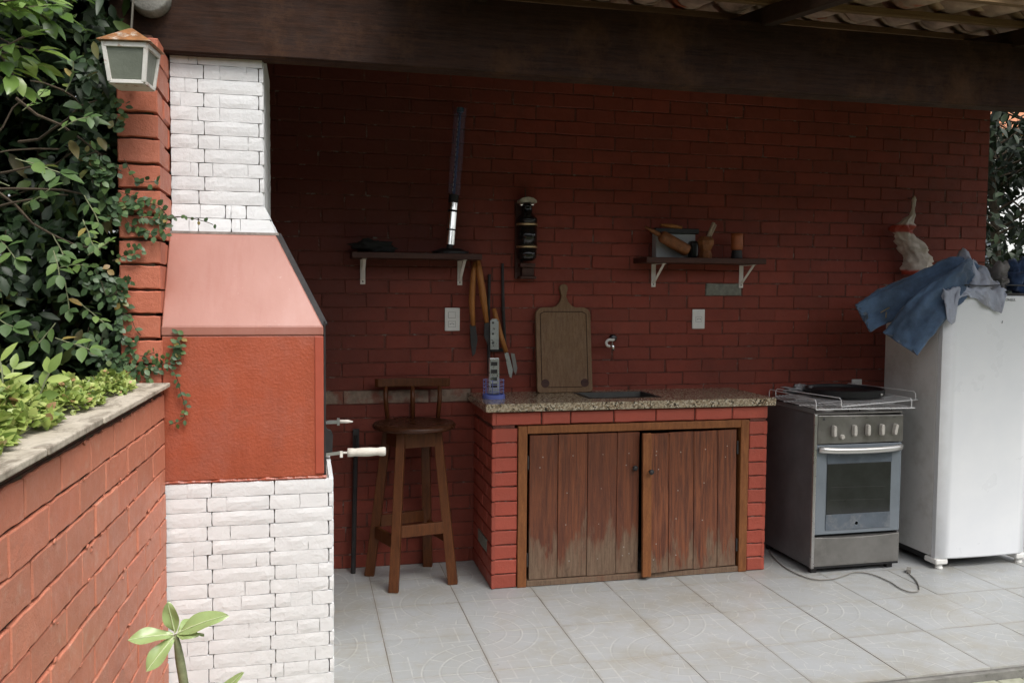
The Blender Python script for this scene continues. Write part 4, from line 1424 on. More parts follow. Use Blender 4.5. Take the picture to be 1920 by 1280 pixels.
mb.build('handle', M['steel_bright'], od, smooth=True)
# bowed drawer front
mb = MB()
n2 = 12
for i in range(n2 + 1):
    t = i / n2
    x = X0 + 0.0195 + (X1 - X0 - 0.021) * t
    mb.v += [(x, Y0 + 0.002, 0.040), (x, Y0 + 0.002, 0.200 - 0.010 * (1 - (2 * t - 1) ** 2)), (x, Y0 + 0.03, 0.200), (x, Y0 + 0.03, 0.040)]
for i in range(n2):
    for k in range(4):
        k2 = (k + 1) % 4
        mb.f.append((i * 4 + k, i * 4 + k2, i * 4 + 4 + k2, i * 4 + 4 + k))
mb.f += [(0, 1, 2, 3), (n2 * 4 + 3, n2 * 4 + 2, n2 * 4 + 1, n2 * 4)]
mb.build('drawer', M['steel'], sv, bevel=0.003)
MB().box(X0 + 0.02, X1 - 0.002, Y0 + 0.006, Y0 + 0.045, 0.028, 0.0385).build('plinth', M['black_metal'], sv)
for x in (X0 + 0.035, X1 - 0.04):
    for y in (Y0 + 0.04, Y1 - 0.05):
        MB().box(x - 0.018, x + 0.018, y - 0.015, y + 0.015, 0.0, 0.0279).build('foot', M['dark_iron'], sv, bevel=0.003, own=True)
MB().box(X0 + 0.001, X1 - 0.001, Y0 + 0.006, Y1, 0.8625, 0.869).build('cooktop', M['steel'], sv, bevel=0.002)
for x in (2.775, 3.045):
    for y in (4.25, 4.50):
        MB().lathe([(0.045, 0.0), (0.045, 0.010), (0.030, 0.014), (0.0, 0.015)], (x, y, 0.8692), 18).build('burner', M['steel_bright'], sv)
for x in (2.775, 3.045):
    g2 = MB()
    for dx in (-0.10, 0.10):
        g2.tube([(x + dx, 4.18, 0.8685), (x + dx, 4.19, 0.886), (x + dx, 4.58, 0.886), (x + dx, 4.59, 0.8685)], 0.0035, 6)
    for y in (4.22, 4.38, 4.54):
        g2.tube([(x - 0.11, y, 0.886), (x + 0.11, y, 0.886)], 0.0035, 6)
    g2.build('pan_grate', M['dark_iron'], sv)

def wire_rack(name_label, cx, cy, z, w, d, rz, tilt, rail_h):
    t = thing('wire_rack', name_label, 'rack', (cx, cy, z), 'white wire shelves lying on the stove')
    Mx = Matrix.Translation((cx, cy, z)) @ Matrix.Rotation(R(rz), 4, 'Z') @ Matrix.Rotation(R(tilt), 4, 'Y')
    P = lambda x, y, zz: tuple(Mx @ Vector((x, y, zz)))
    for y in (-d / 2, -d / 6, d / 6, d / 2):
        MB().tube([P(-w / 2, y, 0), P(w / 2 + 0.02, y, 0)], 0.0032, 6).build('long_wire', M['wire_white'], t)
    nwx = 22
    for i in range(nwx + 1):
        x = -w / 2 + w * i / nwx
        MB().tube([P(x, -d / 2, 0.0045), P(x, d / 2, 0.0045)], 0.0017, 5).build('cross_wire', M['wire_white'], t)
    for sx in (-1, 1):
        x = sx * w / 2
        MB().tube([P(x, -d / 2, 0.003), P(x, -d / 2, rail_h - 0.012), P(x, -d / 2 + 0.012, rail_h), P(x, d / 2 - 0.012, rail_h), P(x, d / 2, rail_h - 0.012), P(x, d / 2, 0.003)], 0.0028, 6).build('side_rail', M['wire_white'], t)
    return t
wire_rack('lower white wire shelf lying flat across the stove top, front edge in view', 2.925, 4.36, 0.8935, 0.56, 0.53, -3.0, 0.0, 0.050)
wire_rack('upper white wire shelf askew under the griddle, its corner poking towards the fridge', 3.005, 4.415, 0.9105, 0.56, 0.50, 12.0, -1.2, 0.046)
pn = thing('griddle', 'big round black cast griddle plate resting on the wire shelves', 'griddle', (3.03, 4.45, 0.922))
MB().lathe([(0.0, 0.0), (0.195, 0.0), (0.212, 0.010), (0.217, 0.042), (0.212, 0.046), (0.205, 0.044), (0.198, 0.030), (0.0, 0.027)], (3.03, 4.45, 0.922), 44).build('plate', M['pan'], pn, smooth=False)
MB().lathe([(0.007, 0.0), (0.007, -0.004), (0.0, -0.005)], (3.135, 4.45 - 0.189, 0.946), 10, 'Y').build('rivet', M['steel_bright'], pn)
def crumple(name, c, rx, ry, rz, amp, m, label=None, cat=None, parent=None, seed=0.0, n=28, freq=6.0, sharp=True, shape=None):
    mb = MB()
    c = Vector(c)
    nv = n // 2
    for j in range(nv + 1):
        th = math.pi * j / nv
        for i in range(n):
            ph = 2 * math.pi * i / n
            d = Vector((math.sin(th) * math.cos(ph), math.sin(th) * math.sin(ph), math.cos(th)))
            a = fbm(d * 1.0 + Vector((seed, seed, seed)), freq * 0.28, 4)
            rdg = (abs(fbm(d + Vector((seed * 2, 3, 1)), freq * 0.4, 3)) if sharp else 0)
            k = 1 + amp * (a - 0.9 * rdg)
            p = Vector((d.x * rx, d.y * ry, d.z * rz)) * k
            if shape:
                p = shape(p)
            mb.v.append(tuple(c + p))
    for j in range(nv):
        for i in range(n):
            i2 = (i + 1) % n
            mb.f.append((j * n + i, j * n + i2, j * n + n + i2, j * n + n + i))
    o = mb.build(name, m, parent, smooth=True)
    if label:
        tag(o, label, cat)
    return o
crumple('foil_sheet', (2.83, 4.62, 0.942), 0.085, 0.05, 0.026, 0.8, M['foil'], 'crumpled dull grey foil behind the griddle on the wire shelf', 'foil', seed=3.1)

# power cord on the floor
cp = [(2.66, 4.60, 0.006), (2.60, 4.46, 0.006), (2.560, 4.27, 0.006), (2.562, 4.13, 0.006), (2.605, 4.035, 0.006), (2.70, 4.022, 0.006), (2.80, 4.062, 0.006), (2.89, 4.100, 0.006), (2.955, 4.045, 0.006),
      (2.970, 3.92, 0.006), (2.955, 3.82, 0.006), (2.968, 3.765, 0.006), (3.020, 3.765, 0.006), (3.075, 3.83, 0.006), (3.125, 3.92, 0.006), (3.150, 3.99, 0.006), (3.165, 4.03, 0.008)]
def smooth_path(pts, k=4):
    pts = [Vector(p) for p in pts]
    out = []
    for i in range(len(pts) - 1):
        p0, p1, p2, p3 = pts[max(i - 1, 0)], pts[i], pts[i + 1], pts[min(i + 2, len(pts) - 1)]
        for q in range(k):
            t = q / k
            out.append(0.5 * ((2 * p1) + (-p0 + p2) * t + (2 * p0 - 5 * p1 + 4 * p2 - p3) * t * t + (-p0 + 3 * p1 - 3 * p2 + p3) * t ** 3))
    out.append(pts[-1])
    return out
cd = thing('power_cord', 'thin grey power cord snaking over the floor tiles before the stove', 'cord', (2.85, 4.0, 0))
MB().tube(smooth_path(cp), 0.0036, 7).build('cable', M['cord'], cd, smooth=True)
MB().bar((3.165, 4.028, 0.013), (3.195, 4.062, 0.016), 0.022, 0.020).tube([(3.192, 4.066, 0.014), (3.206, 4.080, 0.014)], 0.0025, 6).tube([(3.200, 4.058, 0.014), (3.214, 4.072, 0.014)], 0.0025, 6).build('plug', M['cord'], cd, bevel=0.003)

# ------------------------------------------------------------------ FRIDGE
FRX0, FRX1, FRY0, FRY1 = 3.364, 3.945, 4.05, 4.56
fg = thing('fridge', 'white single-door fridge with clothes on top, at the right end', 'fridge', (3.66, 4.3, 0))
MB().box(FRX0 + 0.004, FRX1 - 0.004, FRY0 + 0.062, FRY1, 0.060, 1.502).build('body', M['fridge_side'], fg, bevel=0.008, seg=3)
mb = MB()
# door: rounded front edges, gently bowed
n2 = 16
outl = []
for i in range(n2 + 1):
    t = i / n2
    x = FRX0 + (FRX1 - FRX0) * t
    e = min(t, 1 - t) * (FRX1 - FRX0)
    rr = 0.022
    inset = 0.0
    if e < rr:
        inset = rr - math.sqrt(max(0, rr * rr - (rr - e) ** 2))
    outl.append((x, FRY0 + inset - 0.010 * (1 - (2 * t - 1) ** 2)))
zl = [0.058, 0.066, 1.494, 1.502]
for z, ins in zip(zl, (0.008, 0.0, 0.0, 0.008)):
    for x, y in outl:
        mb.v.append((x, y + ins, z))
    mb.v.append((FRX1, FRY0 + 0.052, z))
    mb.v.append((FRX0, FRY0 + 0.052, z))
nn = len(outl) + 2
for j in range(3):
    for k in range(nn):
        k2 = (k + 1) % nn
        mb.f.append((j * nn + k, j * nn + k2, j * nn + nn + k2, j * nn + nn + k))
mb.f += [tuple(range(nn)), tuple(3 * nn + k for k in reversed(range(nn)))]
o = mb.build('door', M['fridge'], fg, smooth=True)
es = o.modifiers.new('split', 'EDGE_SPLIT'); es.split_angle = R(40)
MB().box(FRX0 + 0.008, FRX1 - 0.008, FRY0 + 0.0525, FRY0 + 0.0615, 0.07, 1.495).build('gasket', M['gasket'], fg)
MB().box(FRX0 + 0.001, FRX1 - 0.001, FRY0 + 0.004, FRY1 + 0.004, 1.5030, 1.517).build('top_trim', M['dark_iron'], fg, bevel=0.003)
for x in (FRX0 + 0.028, FRX1 - 0.03):
    MB().box(x - 0.036, x + 0.040, FRY0 + 0.0, FRY0 + 0.10, 0.028, 0.0575).build('foot_bracket', M['white_plastic'], fg, bevel=0.008, seg=3, own=True)
    MB().lathe([(0.020, 0.0), (0.022, 0.006), (0.019, 0.010), (0.019, 0.0275)], (x + 0.004, FRY0 + 0.03, 0.0), 18).build('foot', M['white_plastic'], fg)
    MB().box(x - 0.02, x + 0.02, FRY1 - 0.06, FRY1 - 0.02, 0.0, 0.0595).build('foot', M['white_plastic'], fg, own=True)
MB().box(FRX0 + 0.010, FRX1 - 0.010, FRY0 + 0.075, FRY1 - 0.01, 0.032, 0.0595).build('underside', M['black_metal'], fg)
tx = bpy.data.curves.new('badge', 'FONT')
tx.body = 'CONSUL'
tx.size = 0.0195
tx.extrude = 0.0004
tx.space_character = 1.05
tx.materials.append(M['ink'])
tb0 = bpy.data.objects.new('badge_text', tx)
me_b = bpy.data.meshes.new_from_object(tb0)
bpy.data.objects.remove(tb0)
tb = bpy.data.objects.new('badge', me_b)
tb.location = Vector((3.716, FRY0 - 0.0105, 1.474)) - world_origin(fg)
tb.rotation_euler = (R(90), 0, 0)
link(tb, fg)
MB().bar((3.712, FRY0 - 0.0105, 1.352), (3.716, FRY0 - 0.0105, 1.366), 0.003, 0.003).build('scratch', M['ink'], fg)

# ------------------------------------------------------------------ WALL SHELVES
def shelf(label, x0, x1, brx, lean):
    t = thing('wall_shelf', label, 'shelf', ((x0 + x1) / 2, WY, 1.69), 'dark wooden wall shelves')
    MB().box(x0, x1, 4.545, WY - 0.001, 1.672, 1.702).build('board', M['shelf_wood'], t, bevel=0.003)
    for x in brx:
        b = MB()
        b.box(x - 0.0135, x + 0.0135, WY - 0.0045, WY - 0.0005, 1.538, 1.6715)
        b.box(x - 0.0115, x + 0.0115, 4.59, WY - 0.005, 1.6675, 1.6715)
        b.bar((x, WY - 0.005, 1.560), (x, 4.60, 1.667), 0.016, 0.003, up=(0, 1, 1))
        b.build('bracket', M['bracket'], t, bevel=0.001, seg=1, own=True)
        MB().lathe([(0.004, 0.0), (0.004, -0.0012), (0.0, -0.0014)], (x, WY - 0.0046, 1.553), 8, 'Y').build('bracket_screw', M['black_metal'], t, own=True)
shelf('left wall shelf holding the chrome cup dispenser and a black cloth', 0.235, 0.912, (0.302, 0.828), 0)
shelf('right wall shelf holding a wooden pestle, carved block and orange cup', 1.838, 2.567, (1.963, 2.518), 0)

# things on the left shelf
crumple('cloth', (0.355, 4.645, 1.735), 0.115, 0.06, 0.040, 0.5, M['dark_cloth'], 'crumpled black cloth on the left end of the left shelf', 'cloth', seed=1.7, shape=lambda p: Vector((p.x, p.y, max(p.z, -0.030))))
cu = thing('cup_dispenser', 'chrome cup dispenser with tall clear tube of blue cups on left shelf', 'cup dispenser', (0.76, 4.67, 1.702))
lean = Vector((0.062, 0.045, 0.73)).normalized()
c0 = Vector((0.757, 4.655, 1.752))
MB().lathe([(0.0, 0), (0.10, 0.0), (0.10, 0.012), (0.05, 0.03), (0.0, 0.03)], (0.76, 4.655, 1.703), 24).build('stand', M['black_metal'], cu)
MB().tube([c0 - lean * 0.03 + Vector((0, 0.0, 0)), c0 + lean * 0.27], 0.018, 10).build('post', M['black_metal'], cu)
def seg(a, b, r0, r1=None, n=24):
    return MB().tube([c0 + lean * a, c0 + lean * b], [r0, r0 if r1 is None else r1], n)
seg(0.0, 0.075, 0.0275).build('cylinder', M['chrome'], cu, smooth=False)
seg(0.076, 0.083, 0.0265).build('band', M['black_metal'], cu)
seg(0.0835, 0.175, 0.0275).build('cylinder', M['chrome'], cu, smooth=False)
seg(0.1755, 0.186, 0.026).build('band', M['black_metal'], cu)
seg(0.1865, 0.225, 0.0275).build('cylinder', M['chrome'], cu, smooth=False)
seg(0.2255, 0.268, 0.027).build('collar', M['black_metal'], cu)
# stacked cups inside a clear tube
for k in range(17):
    a = 0.275 + k * 0.026
    MB().tube([c0 + lean * a + Vector((0.0, 0, 0)), c0 + lean * (a + 0.024)], [0.0062, 0.0088], 12).build('cup', M['cup_blue'], cu)
MB().tube([c0 + lean * 0.27, c0 + lean * 0.735], 0.034, 20, cap=False).build('clear_tube', M['clear'], cu, smooth=True)
mk = MB()
for k in range(15):
    q = c0 + lean * (0.285 + k * 0.027) + Vector((-0.012, -0.031, 0))
    mk.bar(q, q + lean * 0.016, 0.004, 0.001)
mk.build('scale_mark', M['box_white'], cu, kind='stuff')
seg(0.715, 0.738, 0.018, 0.020, 12).build('cap', simple('dark_teal_cap', (0.02, 0.06, 0.09), 0.5), cu)

# things on the right shelf
ps = thing('pestle', 'turned wooden pestle with thin handle leaning on the right shelf', 'pestle', (2.0, 4.62, 1.702))
A, B = Vector((1.952, 4.61, 1.822)), Vector((2.108, 4.60, 1.740))
d = (B - A).normalized()
MB().tube([A - d * 0.012, A, A + d * 0.012, B - d * 0.01, B], [0.022, 0.032, 0.035, 0.036, 0.028], 16).build('head', M['carved_wood'], ps, smooth=True)
MB().tube([A - d * 0.11, A - d * 0.06, A - d * 0.012], [0.007, 0.011, 0.015], 10).build('handle', M['carved_wood'], ps, smooth=True)
bx = MB().box(1.945, 2.185, 4.672, 4.735, 1.7025, 1.842).build('card_box', M['box_white'], bevel=0.003)
tag(bx, 'pale card box behind the wooden pestle on the right shelf', 'box')
dk = thing('dark_tray', 'black tray lying across the card box on the right shelf', 'tray', (2.06, 4.69, 1.843))
MB().box(1.93, 2.20, 4.655, 4.735, 1.8425, 1.872).build('tray', M['black_metal'], dk, bevel=0.004)
rp = MB().tube([(1.965, 4.66, 1.888), (2.03, 4.66, 1.884), (2.095, 4.66, 1.877)], [0.008, 0.012, 0.009], 10).build('wooden_spindle', M['handle_wood'], smooth=True)
tag(rp, 'short wooden spindle on top of the black tray, right shelf', 'spindle')
cb = thing('carved_block', 'dark carved wooden holder with two pale sticks in the right shelf middle', 'holder', (2.225, 4.62, 1.702))
MB().lathe([(0.036, 0.0), (0.040, 0.018), (0.030, 0.045), (0.046, 0.075), (0.050, 0.100), (0.036, 0.122), (0.030, 0.122), (0.028, 0.06)], (2.222, 4.615, 1.702), 8).build('body', M['carved_wood'], cb)
MB().tube([(2.218, 4.612, 1.79), (2.262, 4.60, 1.905)], [0.008, 0.011], 8).build('stick', M['stick_wood'], cb, smooth=True)
MB().tube([(2.232, 4.612, 1.79), (2.280, 4.61, 1.895)], [0.006, 0.008], 8).build('stick', M['stick_wood'], cb, smooth=True)
dkb = MB().box(2.125, 2.175, 4.60, 4.65, 1.7025, 1.80).build('small_bottle', M['bottle_black'], bevel=0.014, seg=3)
tag(dkb, 'small black bottle between the pestle and the carved holder', 'bottle')
oc = thing('orange_cup', 'terracotta orange cup on a dark foot at the right shelf end', 'cup', (2.42, 4.62, 1.702))
MB().lathe([(0.030, 0.0), (0.032, 0.006), (0.030, 0.040), (0.028, 0.050)], (2.42, 4.62, 1.7025), 20).build('foot', M['dark_iron'], oc)
MB().lathe([(0.030, 0.050), (0.0345, 0.056), (0.035, 0.090), (0.033, 0.120), (0.034, 0.145), (0.029, 0.145), (0.028, 0.07), (0.0, 0.066)], (2.42, 4.62, 1.7025), 22).build('cup', M['orange_cup'], oc, smooth=True)

# ------------------------------------------------------------------ WALL ORNAMENT, SWITCHES, TAP
orn = thing('bottle_holder', 'black cylinder with two brass bands and cream crest hung on the wall', 'wall ornament', (1.19, WY - 0.05, 1.58))
ox, oy = 1.192, 4.695
MB().box(1.135, 1.180, 4.73, WY - 0.001, 1.575, 2.0).build('back_board', M['shelf_wood'], orn, bevel=0.003)
MB().lathe([(0.0, 1.675), (0.040, 1.678), (0.054, 1.692), (0.056, 1.745)], (ox, oy, 0), 28).lathe([(0.056, 1.757), (0.056, 1.868)], (ox, oy, 0), 28).lathe([(0.056, 1.880), (0.057, 1.906), (0.048, 1.915), (0.030, 1.93), (0.028, 1.968), (0.034, 1.985), (0.0, 1.986)], (ox, oy, 0), 28).build('cylinder', M['bottle_black'], orn, smooth=True)
MB().lathe([(0.0585, 1.7455), (0.0585, 1.7565)], (ox, oy, 0), 28).build('brass_band', M['brass'], orn, smooth=True)
MB().lathe([(0.0585, 1.8685), (0.0585, 1.8795)], (ox, oy, 0), 28).build('brass_band', M['brass'], orn, smooth=True)
MB().lathe([(0.012, 0.0), (0.012, 0.012), (0.0, 0.016)], (1.150, 4.66, 1.972), 12).lathe([(0.012, 0.0), (0.012, 0.012), (0.0, 0.016)], (1.212, 4.66, 1.975), 12).build('fitting', M['chrome'], orn, smooth=True)
MB().prism([(ox - 0.050, 1.990), (ox - 0.047, 2.006), (ox - 0.030, 2.018), (ox, 2.024), (ox + 0.030, 2.018), (ox + 0.047, 2.006), (ox + 0.050, 1.990), (ox, 1.994)], 4.665, 4.735).build('crest', M['cream_plate'], orn, bevel=0.004)
MB().tube([(ox, 4.735, 2.02), (ox, 4.742, 2.075)], 0.003, 6).build('hanger', M['wire'], orn)
MB().box(1.150, 1.235, 4.665, 4.748, 1.640, 1.662).box(1.165, 1.232, 4.685, 4.748, 1.592, 1.639).box(1.150, 1.240, 4.66, 4.748, 1.576, 1.591).build('wooden_bracket', M['shelf_wood'], orn, bevel=0.002)

def plate(name, label, x0, x1, z0, z1, inner):
    t = thing(name, label, 'socket', ((x0 + x1) / 2, WY, z0))
    MB().box(x0, x1, WY - 0.010, WY - 0.0005, z0, z1).build('cover', M['white_plastic'], t, bevel=0.003)
    for (a, b, c, d2, kind) in inner:
        f0 = 0.0135 if kind == 'switch' else 0.0115
        o = MB().box(a, b, WY - f0, WY - 0.0102, c, d2).build(kind, M['white_plastic'], t, bevel=0.001)
        if kind == 'socket':
            cx, cz = (a + b) / 2, (c + d2) / 2
            for k in (-1, 0, 1):
                MB().lathe([(0.0028, 0.0), (0.0028, -0.0006), (0.0, -0.0007)], (cx + k * 0.0095, WY - 0.0115, cz + (0.0 if k else 0.003)), 8, 'Y').build('hole', M['ink'], o)
        rim = MB()
        for (u0, u1, v0, v1) in ((a - .0015, b + .0015, c - .0015, c - .0003), (a - .0015, b + .0015, d2 + .0003, d2 + .0015), (a - .0015, a - .0003, c, d2), (b + .0003, b + .0015, c, d2)):
            rim.box(u0, u1, WY - 0.0108, WY - 0.0102, v0, v1)
        rim.build('seam', M['gasket'], t)
plate('switch_plate', 'white switch and socket plate on the wall above the stool', 0.745, 0.828, 1.288, 1.414, [(0.765, 0.803, 1.359, 1.390, 'switch'), (0.765, 0.803, 1.310, 1.340, 'socket')])
plate('socket_plate', 'white socket plate on the wall under the right shelf', 2.208, 2.287, 1.296, 1.410, [(2.230, 2.266, 1.338, 1.366, 'socket')])
plate('low_socket', 'small white socket on the wall behind the griddle', 3.280, 3.348, 0.905, 0.982, [(3.295, 3.333, 0.925, 0.96, 'socket')])
ta = thing('tap', 'stubby wall tap with white lever and black valve above the sink', 'tap', (1.68, WY, 1.18))
MB().lathe([(0.020, 0.0), (0.020, -0.03), (0.014, -0.034), (0.0, -0.035)], (1.715, WY - 0.001, 1.245), 14, 'Y').build('valve', M['bottle_black'], ta, smooth=True)
MB().tube(smooth_path([(1.715, WY - 0.03, 1.24), (1.690, 4.66, 1.238), (1.662, 4.65, 1.240), (1.646, 4.65, 1.226), (1.652, 4.65, 1.208), (1.668, 4.65, 1.202)]), 0.0075, 8).build('lever', M['white_plastic'], ta, smooth=True)
MB().tube([(1.686, 4.68, 1.225), (1.688, 4.66, 1.205), (1.690, 4.655, 1.178)], [0.010, 0.010, 0.008], 10).build('spout', M['chrome'], ta, smooth=True)

# ------------------------------------------------------------------ CUTTING BOARD, HANGING TOOLS, BASKET
bo = thing('chopping_board', 'big worn wooden chopping board with handle leaning on the wall', 'chopping board', (1.42, 4.70, 0.945))
def rounded(x0, x1, z0, z1, r, hx, hz, hw):
    pts = []
    for (cx, cz, a0) in ((x0 + r * 0.4, z0 + r * 0.4, 180), (x1 - r * 0.4, z0 + r * 0.4, 270)):
        for k in range(4):
            a = R(a0 + 90 * k / 3)
            pts.append((cx + r * 0.4 * math.cos(a), cz + r * 0.4 * math.sin(a)))
    for k in range(5):
        a = R(90 * k / 4)
        pts.append((x1 - r + r * math.cos(a), z1 - r + r * math.sin(a)))
    pts += [(hx + 0.070, z1), (hx + 0.045, z1 + 0.008), (hx + 0.026, z1 + 0.030), (hx + hw, z1 + 0.062)]
    for k in range(7):
        a = R(-35 + 250 * k / 6)
        pts.append((hx + 0.026 * math.cos(a), hz + 0.026 * math.sin(a)))
    pts += [(hx - hw, z1 + 0.062), (hx - 0.026, z1 + 0.030), (hx - 0.045, z1 + 0.008), (hx - 0.070, z1)]
    for k in range(5):
        a = R(90 + 90 * k / 4)
        pts.append((x0 + r + r * math.cos(a), z1 - r + r * math.sin(a)))
    return pts
tilt = Matrix.Translation((0, 4.655, 0.9465)) @ Matrix.Rotation(R(-7.5), 4, 'X')
def tilted(mb):
    mb.v = [tuple(tilt @ Vector(v)) for v in mb.v]
    return mb
out = rounded(1.250, 1.572, 0.0, 0.478, 0.045, 1.418, 0.585, 0.014)
tilted(MB().prism(out, 0.0, 0.024)).build('board', M['board_wood'], bo, bevel=0.004)
gm = MB()
gx = [(1.277, 0.055), (1.277, 0.440), (1.300, 0.452), (1.522, 0.452), (1.545, 0.440), (1.545, 0.055)]
for (p, q) in zip(gx[:-1], gx[1:]):
    gm.bar((p[0], -0.0004, p[1]), (q[0], -0.0004, q[1]), 0.004, 0.0012, up=(0, 1, 0))
gm.bar((1.310, -0.0004, 0.030), (1.512, -0.0004, 0.030), 0.004, 0.0012, up=(0, 1, 0))
tilted(gm).build('juice_groove', M['beam'], bo)
for x in (1.296, 1.526):
    hm = MB().lathe([(0.024, -0.0006), (0.022, -0.0012), (0.0, -0.0008)], (x, 0.0, 0.052), 18, 'Y')
    tilted(hm).build('hollow', M['shelf_wood'], bo)

tg = thing('hanging_shears', 'long tool with two orange wooden handles and dark jaws hung on wall', 'tongs', (0.91, 4.70, 1.15))
MB().tube([(0.902, 4.69, 1.666), (0.893, 4.69, 1.60), (0.884, 4.69, 1.45), (0.893, 4.69, 1.318)], [0.011, 0.016, 0.0175, 0.0125], 10).build('handle', M['handle_wood'], tg, smooth=True)
MB().tube([(0.914, 4.675, 1.672), (0.925, 4.675, 1.60), (0.945, 4.675, 1.47), (0.965, 4.675, 1.335)], [0.013, 0.0185, 0.0195, 0.0125], 10).build('handle', M['handle_wood'], tg, smooth=True)
MB().prism([(0.874, 1.325), (0.905, 1.325), (0.918, 1.24), (0.905, 1.165), (0.890, 1.150), (0.880, 1.22)], 4.688, 4.697).build('jaw', M['dark_iron'], tg, bevel=0.001)
MB().prism([(0.952, 1.34), (0.978, 1.34), (0.985, 1.26), (0.972, 1.215), (0.950, 1.26)], 4.672, 4.68).build('jaw', M['dark_iron'], tg, bevel=0.001)
MB().tube([(0.914, 4.69, 1.668), (0.913, 4.72, 1.700)], 0.002, 6).build('hook', M['blade'], tg)
hb = thing('iron_skewer', 'thin dark iron rods hanging against the wall right of the orange handles', 'skewer', (1.06, 4.73, 1.04))
MB().tube([(0.990, 4.73, 1.60), (0.985, 4.73, 1.36), (0.990, 4.725, 1.04)], 0.009, 8).build('rod', M['dark_iron'], hb)
MB().tube([(1.064, 4.735, 1.66), (1.070, 4.735, 1.40), (1.085, 4.735, 1.18)], [0.008, 0.010, 0.007], 8).build('rod', M['dark_iron'], hb)
MB().bar((0.985, 4.73, 1.182), (1.085, 4.73, 1.182), 0.006, 0.02).build('crossbar', M['dark_iron'], hb)
kn = thing('kitchen_knife', 'knife with orange wooden handle and pale blade hung near the basket', 'knife', (1.07, 4.70, 1.04))
MB().tube([(1.010, 4.70, 1.412), (1.022, 4.70, 1.36), (1.052, 4.69, 1.25), (1.078, 4.685, 1.172)], [0.012, 0.0145, 0.0155, 0.013], 10).build('handle', M['handle_wood'], kn, smooth=True)
MB().prism([(1.066, 1.176), (1.090, 1.168), (1.116, 1.075), (1.108, 1.030), (1.096, 1.036)], 4.683, 4.6865).build('blade', M['blade'], kn)
k2 = MB().prism([(1.112, 1.165), (1.134, 1.160), (1.150, 1.080), (1.142, 1.045), (1.130, 1.062)], 4.72, 4.7235).build('spare_blade', M['steel'])
tag(k2, 'short grey blade hanging just right of the knife', 'blade')
sp = thing('skimmer', 'flat metal skimmer with three holes standing in the blue basket', 'skimmer', (1.0, 4.60, 0.95))
MB().prism([(0.984, 1.190), (1.030, 1.190), (1.028, 1.345), (1.018, 1.356), (0.992, 1.356), (0.982, 1.345)], 4.66, 4.6625).build('blade', M['blade'], sp)
for z in (1.335, 1.275, 1.225):
    MB().lathe([(0.0065, 0.0), (0.0065, -0.0008), (0.0, -0.0009)], (0.997, 4.66, z), 12, 'Y').build('hole', M['ink'], sp)
gt = thing('grater', 'chrome grater with long slots standing in the blue wire basket', 'grater', (0.98, 4.50, 0.95))
MB().prism([(0.940, 0.965), (0.998, 0.965), (0.995, 1.155), (0.943, 1.155)], 4.49, 4.515).build('body', M['blade'], gt, bevel=0.003)
for z in (1.125, 1.085, 1.045, 1.01):
    MB().box(0.951, 0.985, 4.488, 4.4898, z - 0.010, z + 0.010).build('slot', M['chrome'] if z == 1.045 else M['dark_iron'], gt)
bk = thing('cutlery_basket', 'small blue wire cutlery basket on the left end of the granite top', 'basket', (0.96, 4.46, 0.945))
bcx, bcy, br = 0.9635, 4.475, 0.054
MB().lathe([(0.0, 0.0), (br + 0.006, 0.0), (br + 0.006, 0.018), (br, 0.022), (br - 0.002, 0.004), (0.0, 0.003)], (bcx, bcy, 0.9455), 28).build('base', M['blue_plastic'], bk)
for z in (0.985, 1.002, 1.020, 1.042):
    ps_ = [(bcx + br * math.cos(2 * math.pi * k / 24), bcy + br * math.sin(2 * math.pi * k / 24), z) for k in range(25)]
    MB().tube(ps_, 0.0016, 5, cap=False).build('ring_wire', M['blue_wire'], bk)
for k in range(9):
    a = 2 * math.pi * k / 9 + 0.2
    p = (bcx + (br + 0.0005) * math.cos(a), bcy + (br + 0.0005) * math.sin(a))
    MB().tube([(p[0], p[1], 0.960), (p[0], p[1], 1.046)], 0.0017, 6).build('upright', M['blue_plastic'], bk)

# ------------------------------------------------------------------ CLOTHES ON THE FRIDGE
def sleeve(path, widths, thick, m, name, parent, seed, n=40, fold=0.030, k=12, up=(0, 0, 1)):
    """a flattened cloth tube along a path, with folds running along it"""
    P = smooth_path(path, k)
    mb = MB()
    N = len(P)
    for i, p in enumerate(P):
        t = i / (N - 1)
        d = (P[min(i + 1, N - 1)] - P[max(i - 1, 0)]).normalized()
        upv = Vector(up)
        s = d.cross(upv).normalized()
        w = s.cross(d).normalized()
        f = t * (len(widths) - 1)
        q = min(int(f), len(widths) - 2)
        hw = widths[q] + (widths[q + 1] - widths[q]) * (f - q)
        th = thick * (0.8 + 0.4 * math.sin(3 * t + seed))
        for a in range(n):
            an = 2 * math.pi * a / n
            ca, sa = math.cos(an), math.sin(an)
            base = s * (ca * th) + w * (math.copysign(abs(sa) ** 0.8, sa) * hw)
            nn = fbm((ca * 1.6 + seed, sa * 1.6, t * 3.2), 1.1, 3)
            cr = abs(fbm((sa * 2.2 - t * 4 + seed, ca, t * 6 + sa * 2.0), 1.3, 3))
            fo = fold * (0.9 * nn + 0.3 * math.sin(an * 3 + 6 * t + seed) - 0.6 * cr)
            base += (s * ca + w * sa * 0.6) * fo
            mb.v.append(tuple(p + base))
    for i in range(N - 1):
        for a in range(n):
            a2 = (a + 1) % n
            mb.f.append((i * n + a, i * n + a2, i * n + n + a2, i * n + n + a))
    c = len(mb.v)
    for e, idx in ((0, 0), (1, N - 1)):
        # folded-in end
        inner = P[idx] + (P[idx] - P[idx - 1 if idx else 1]).normalized() * (-0.04)
        mb.v.append(tuple(inner))
        for a in range(n):
            a2 = (a + 1) % n
            mb.f.append((idx * n + a, idx * n + a2, c + e))
    return mb.build(name, m, parent, smooth=True)
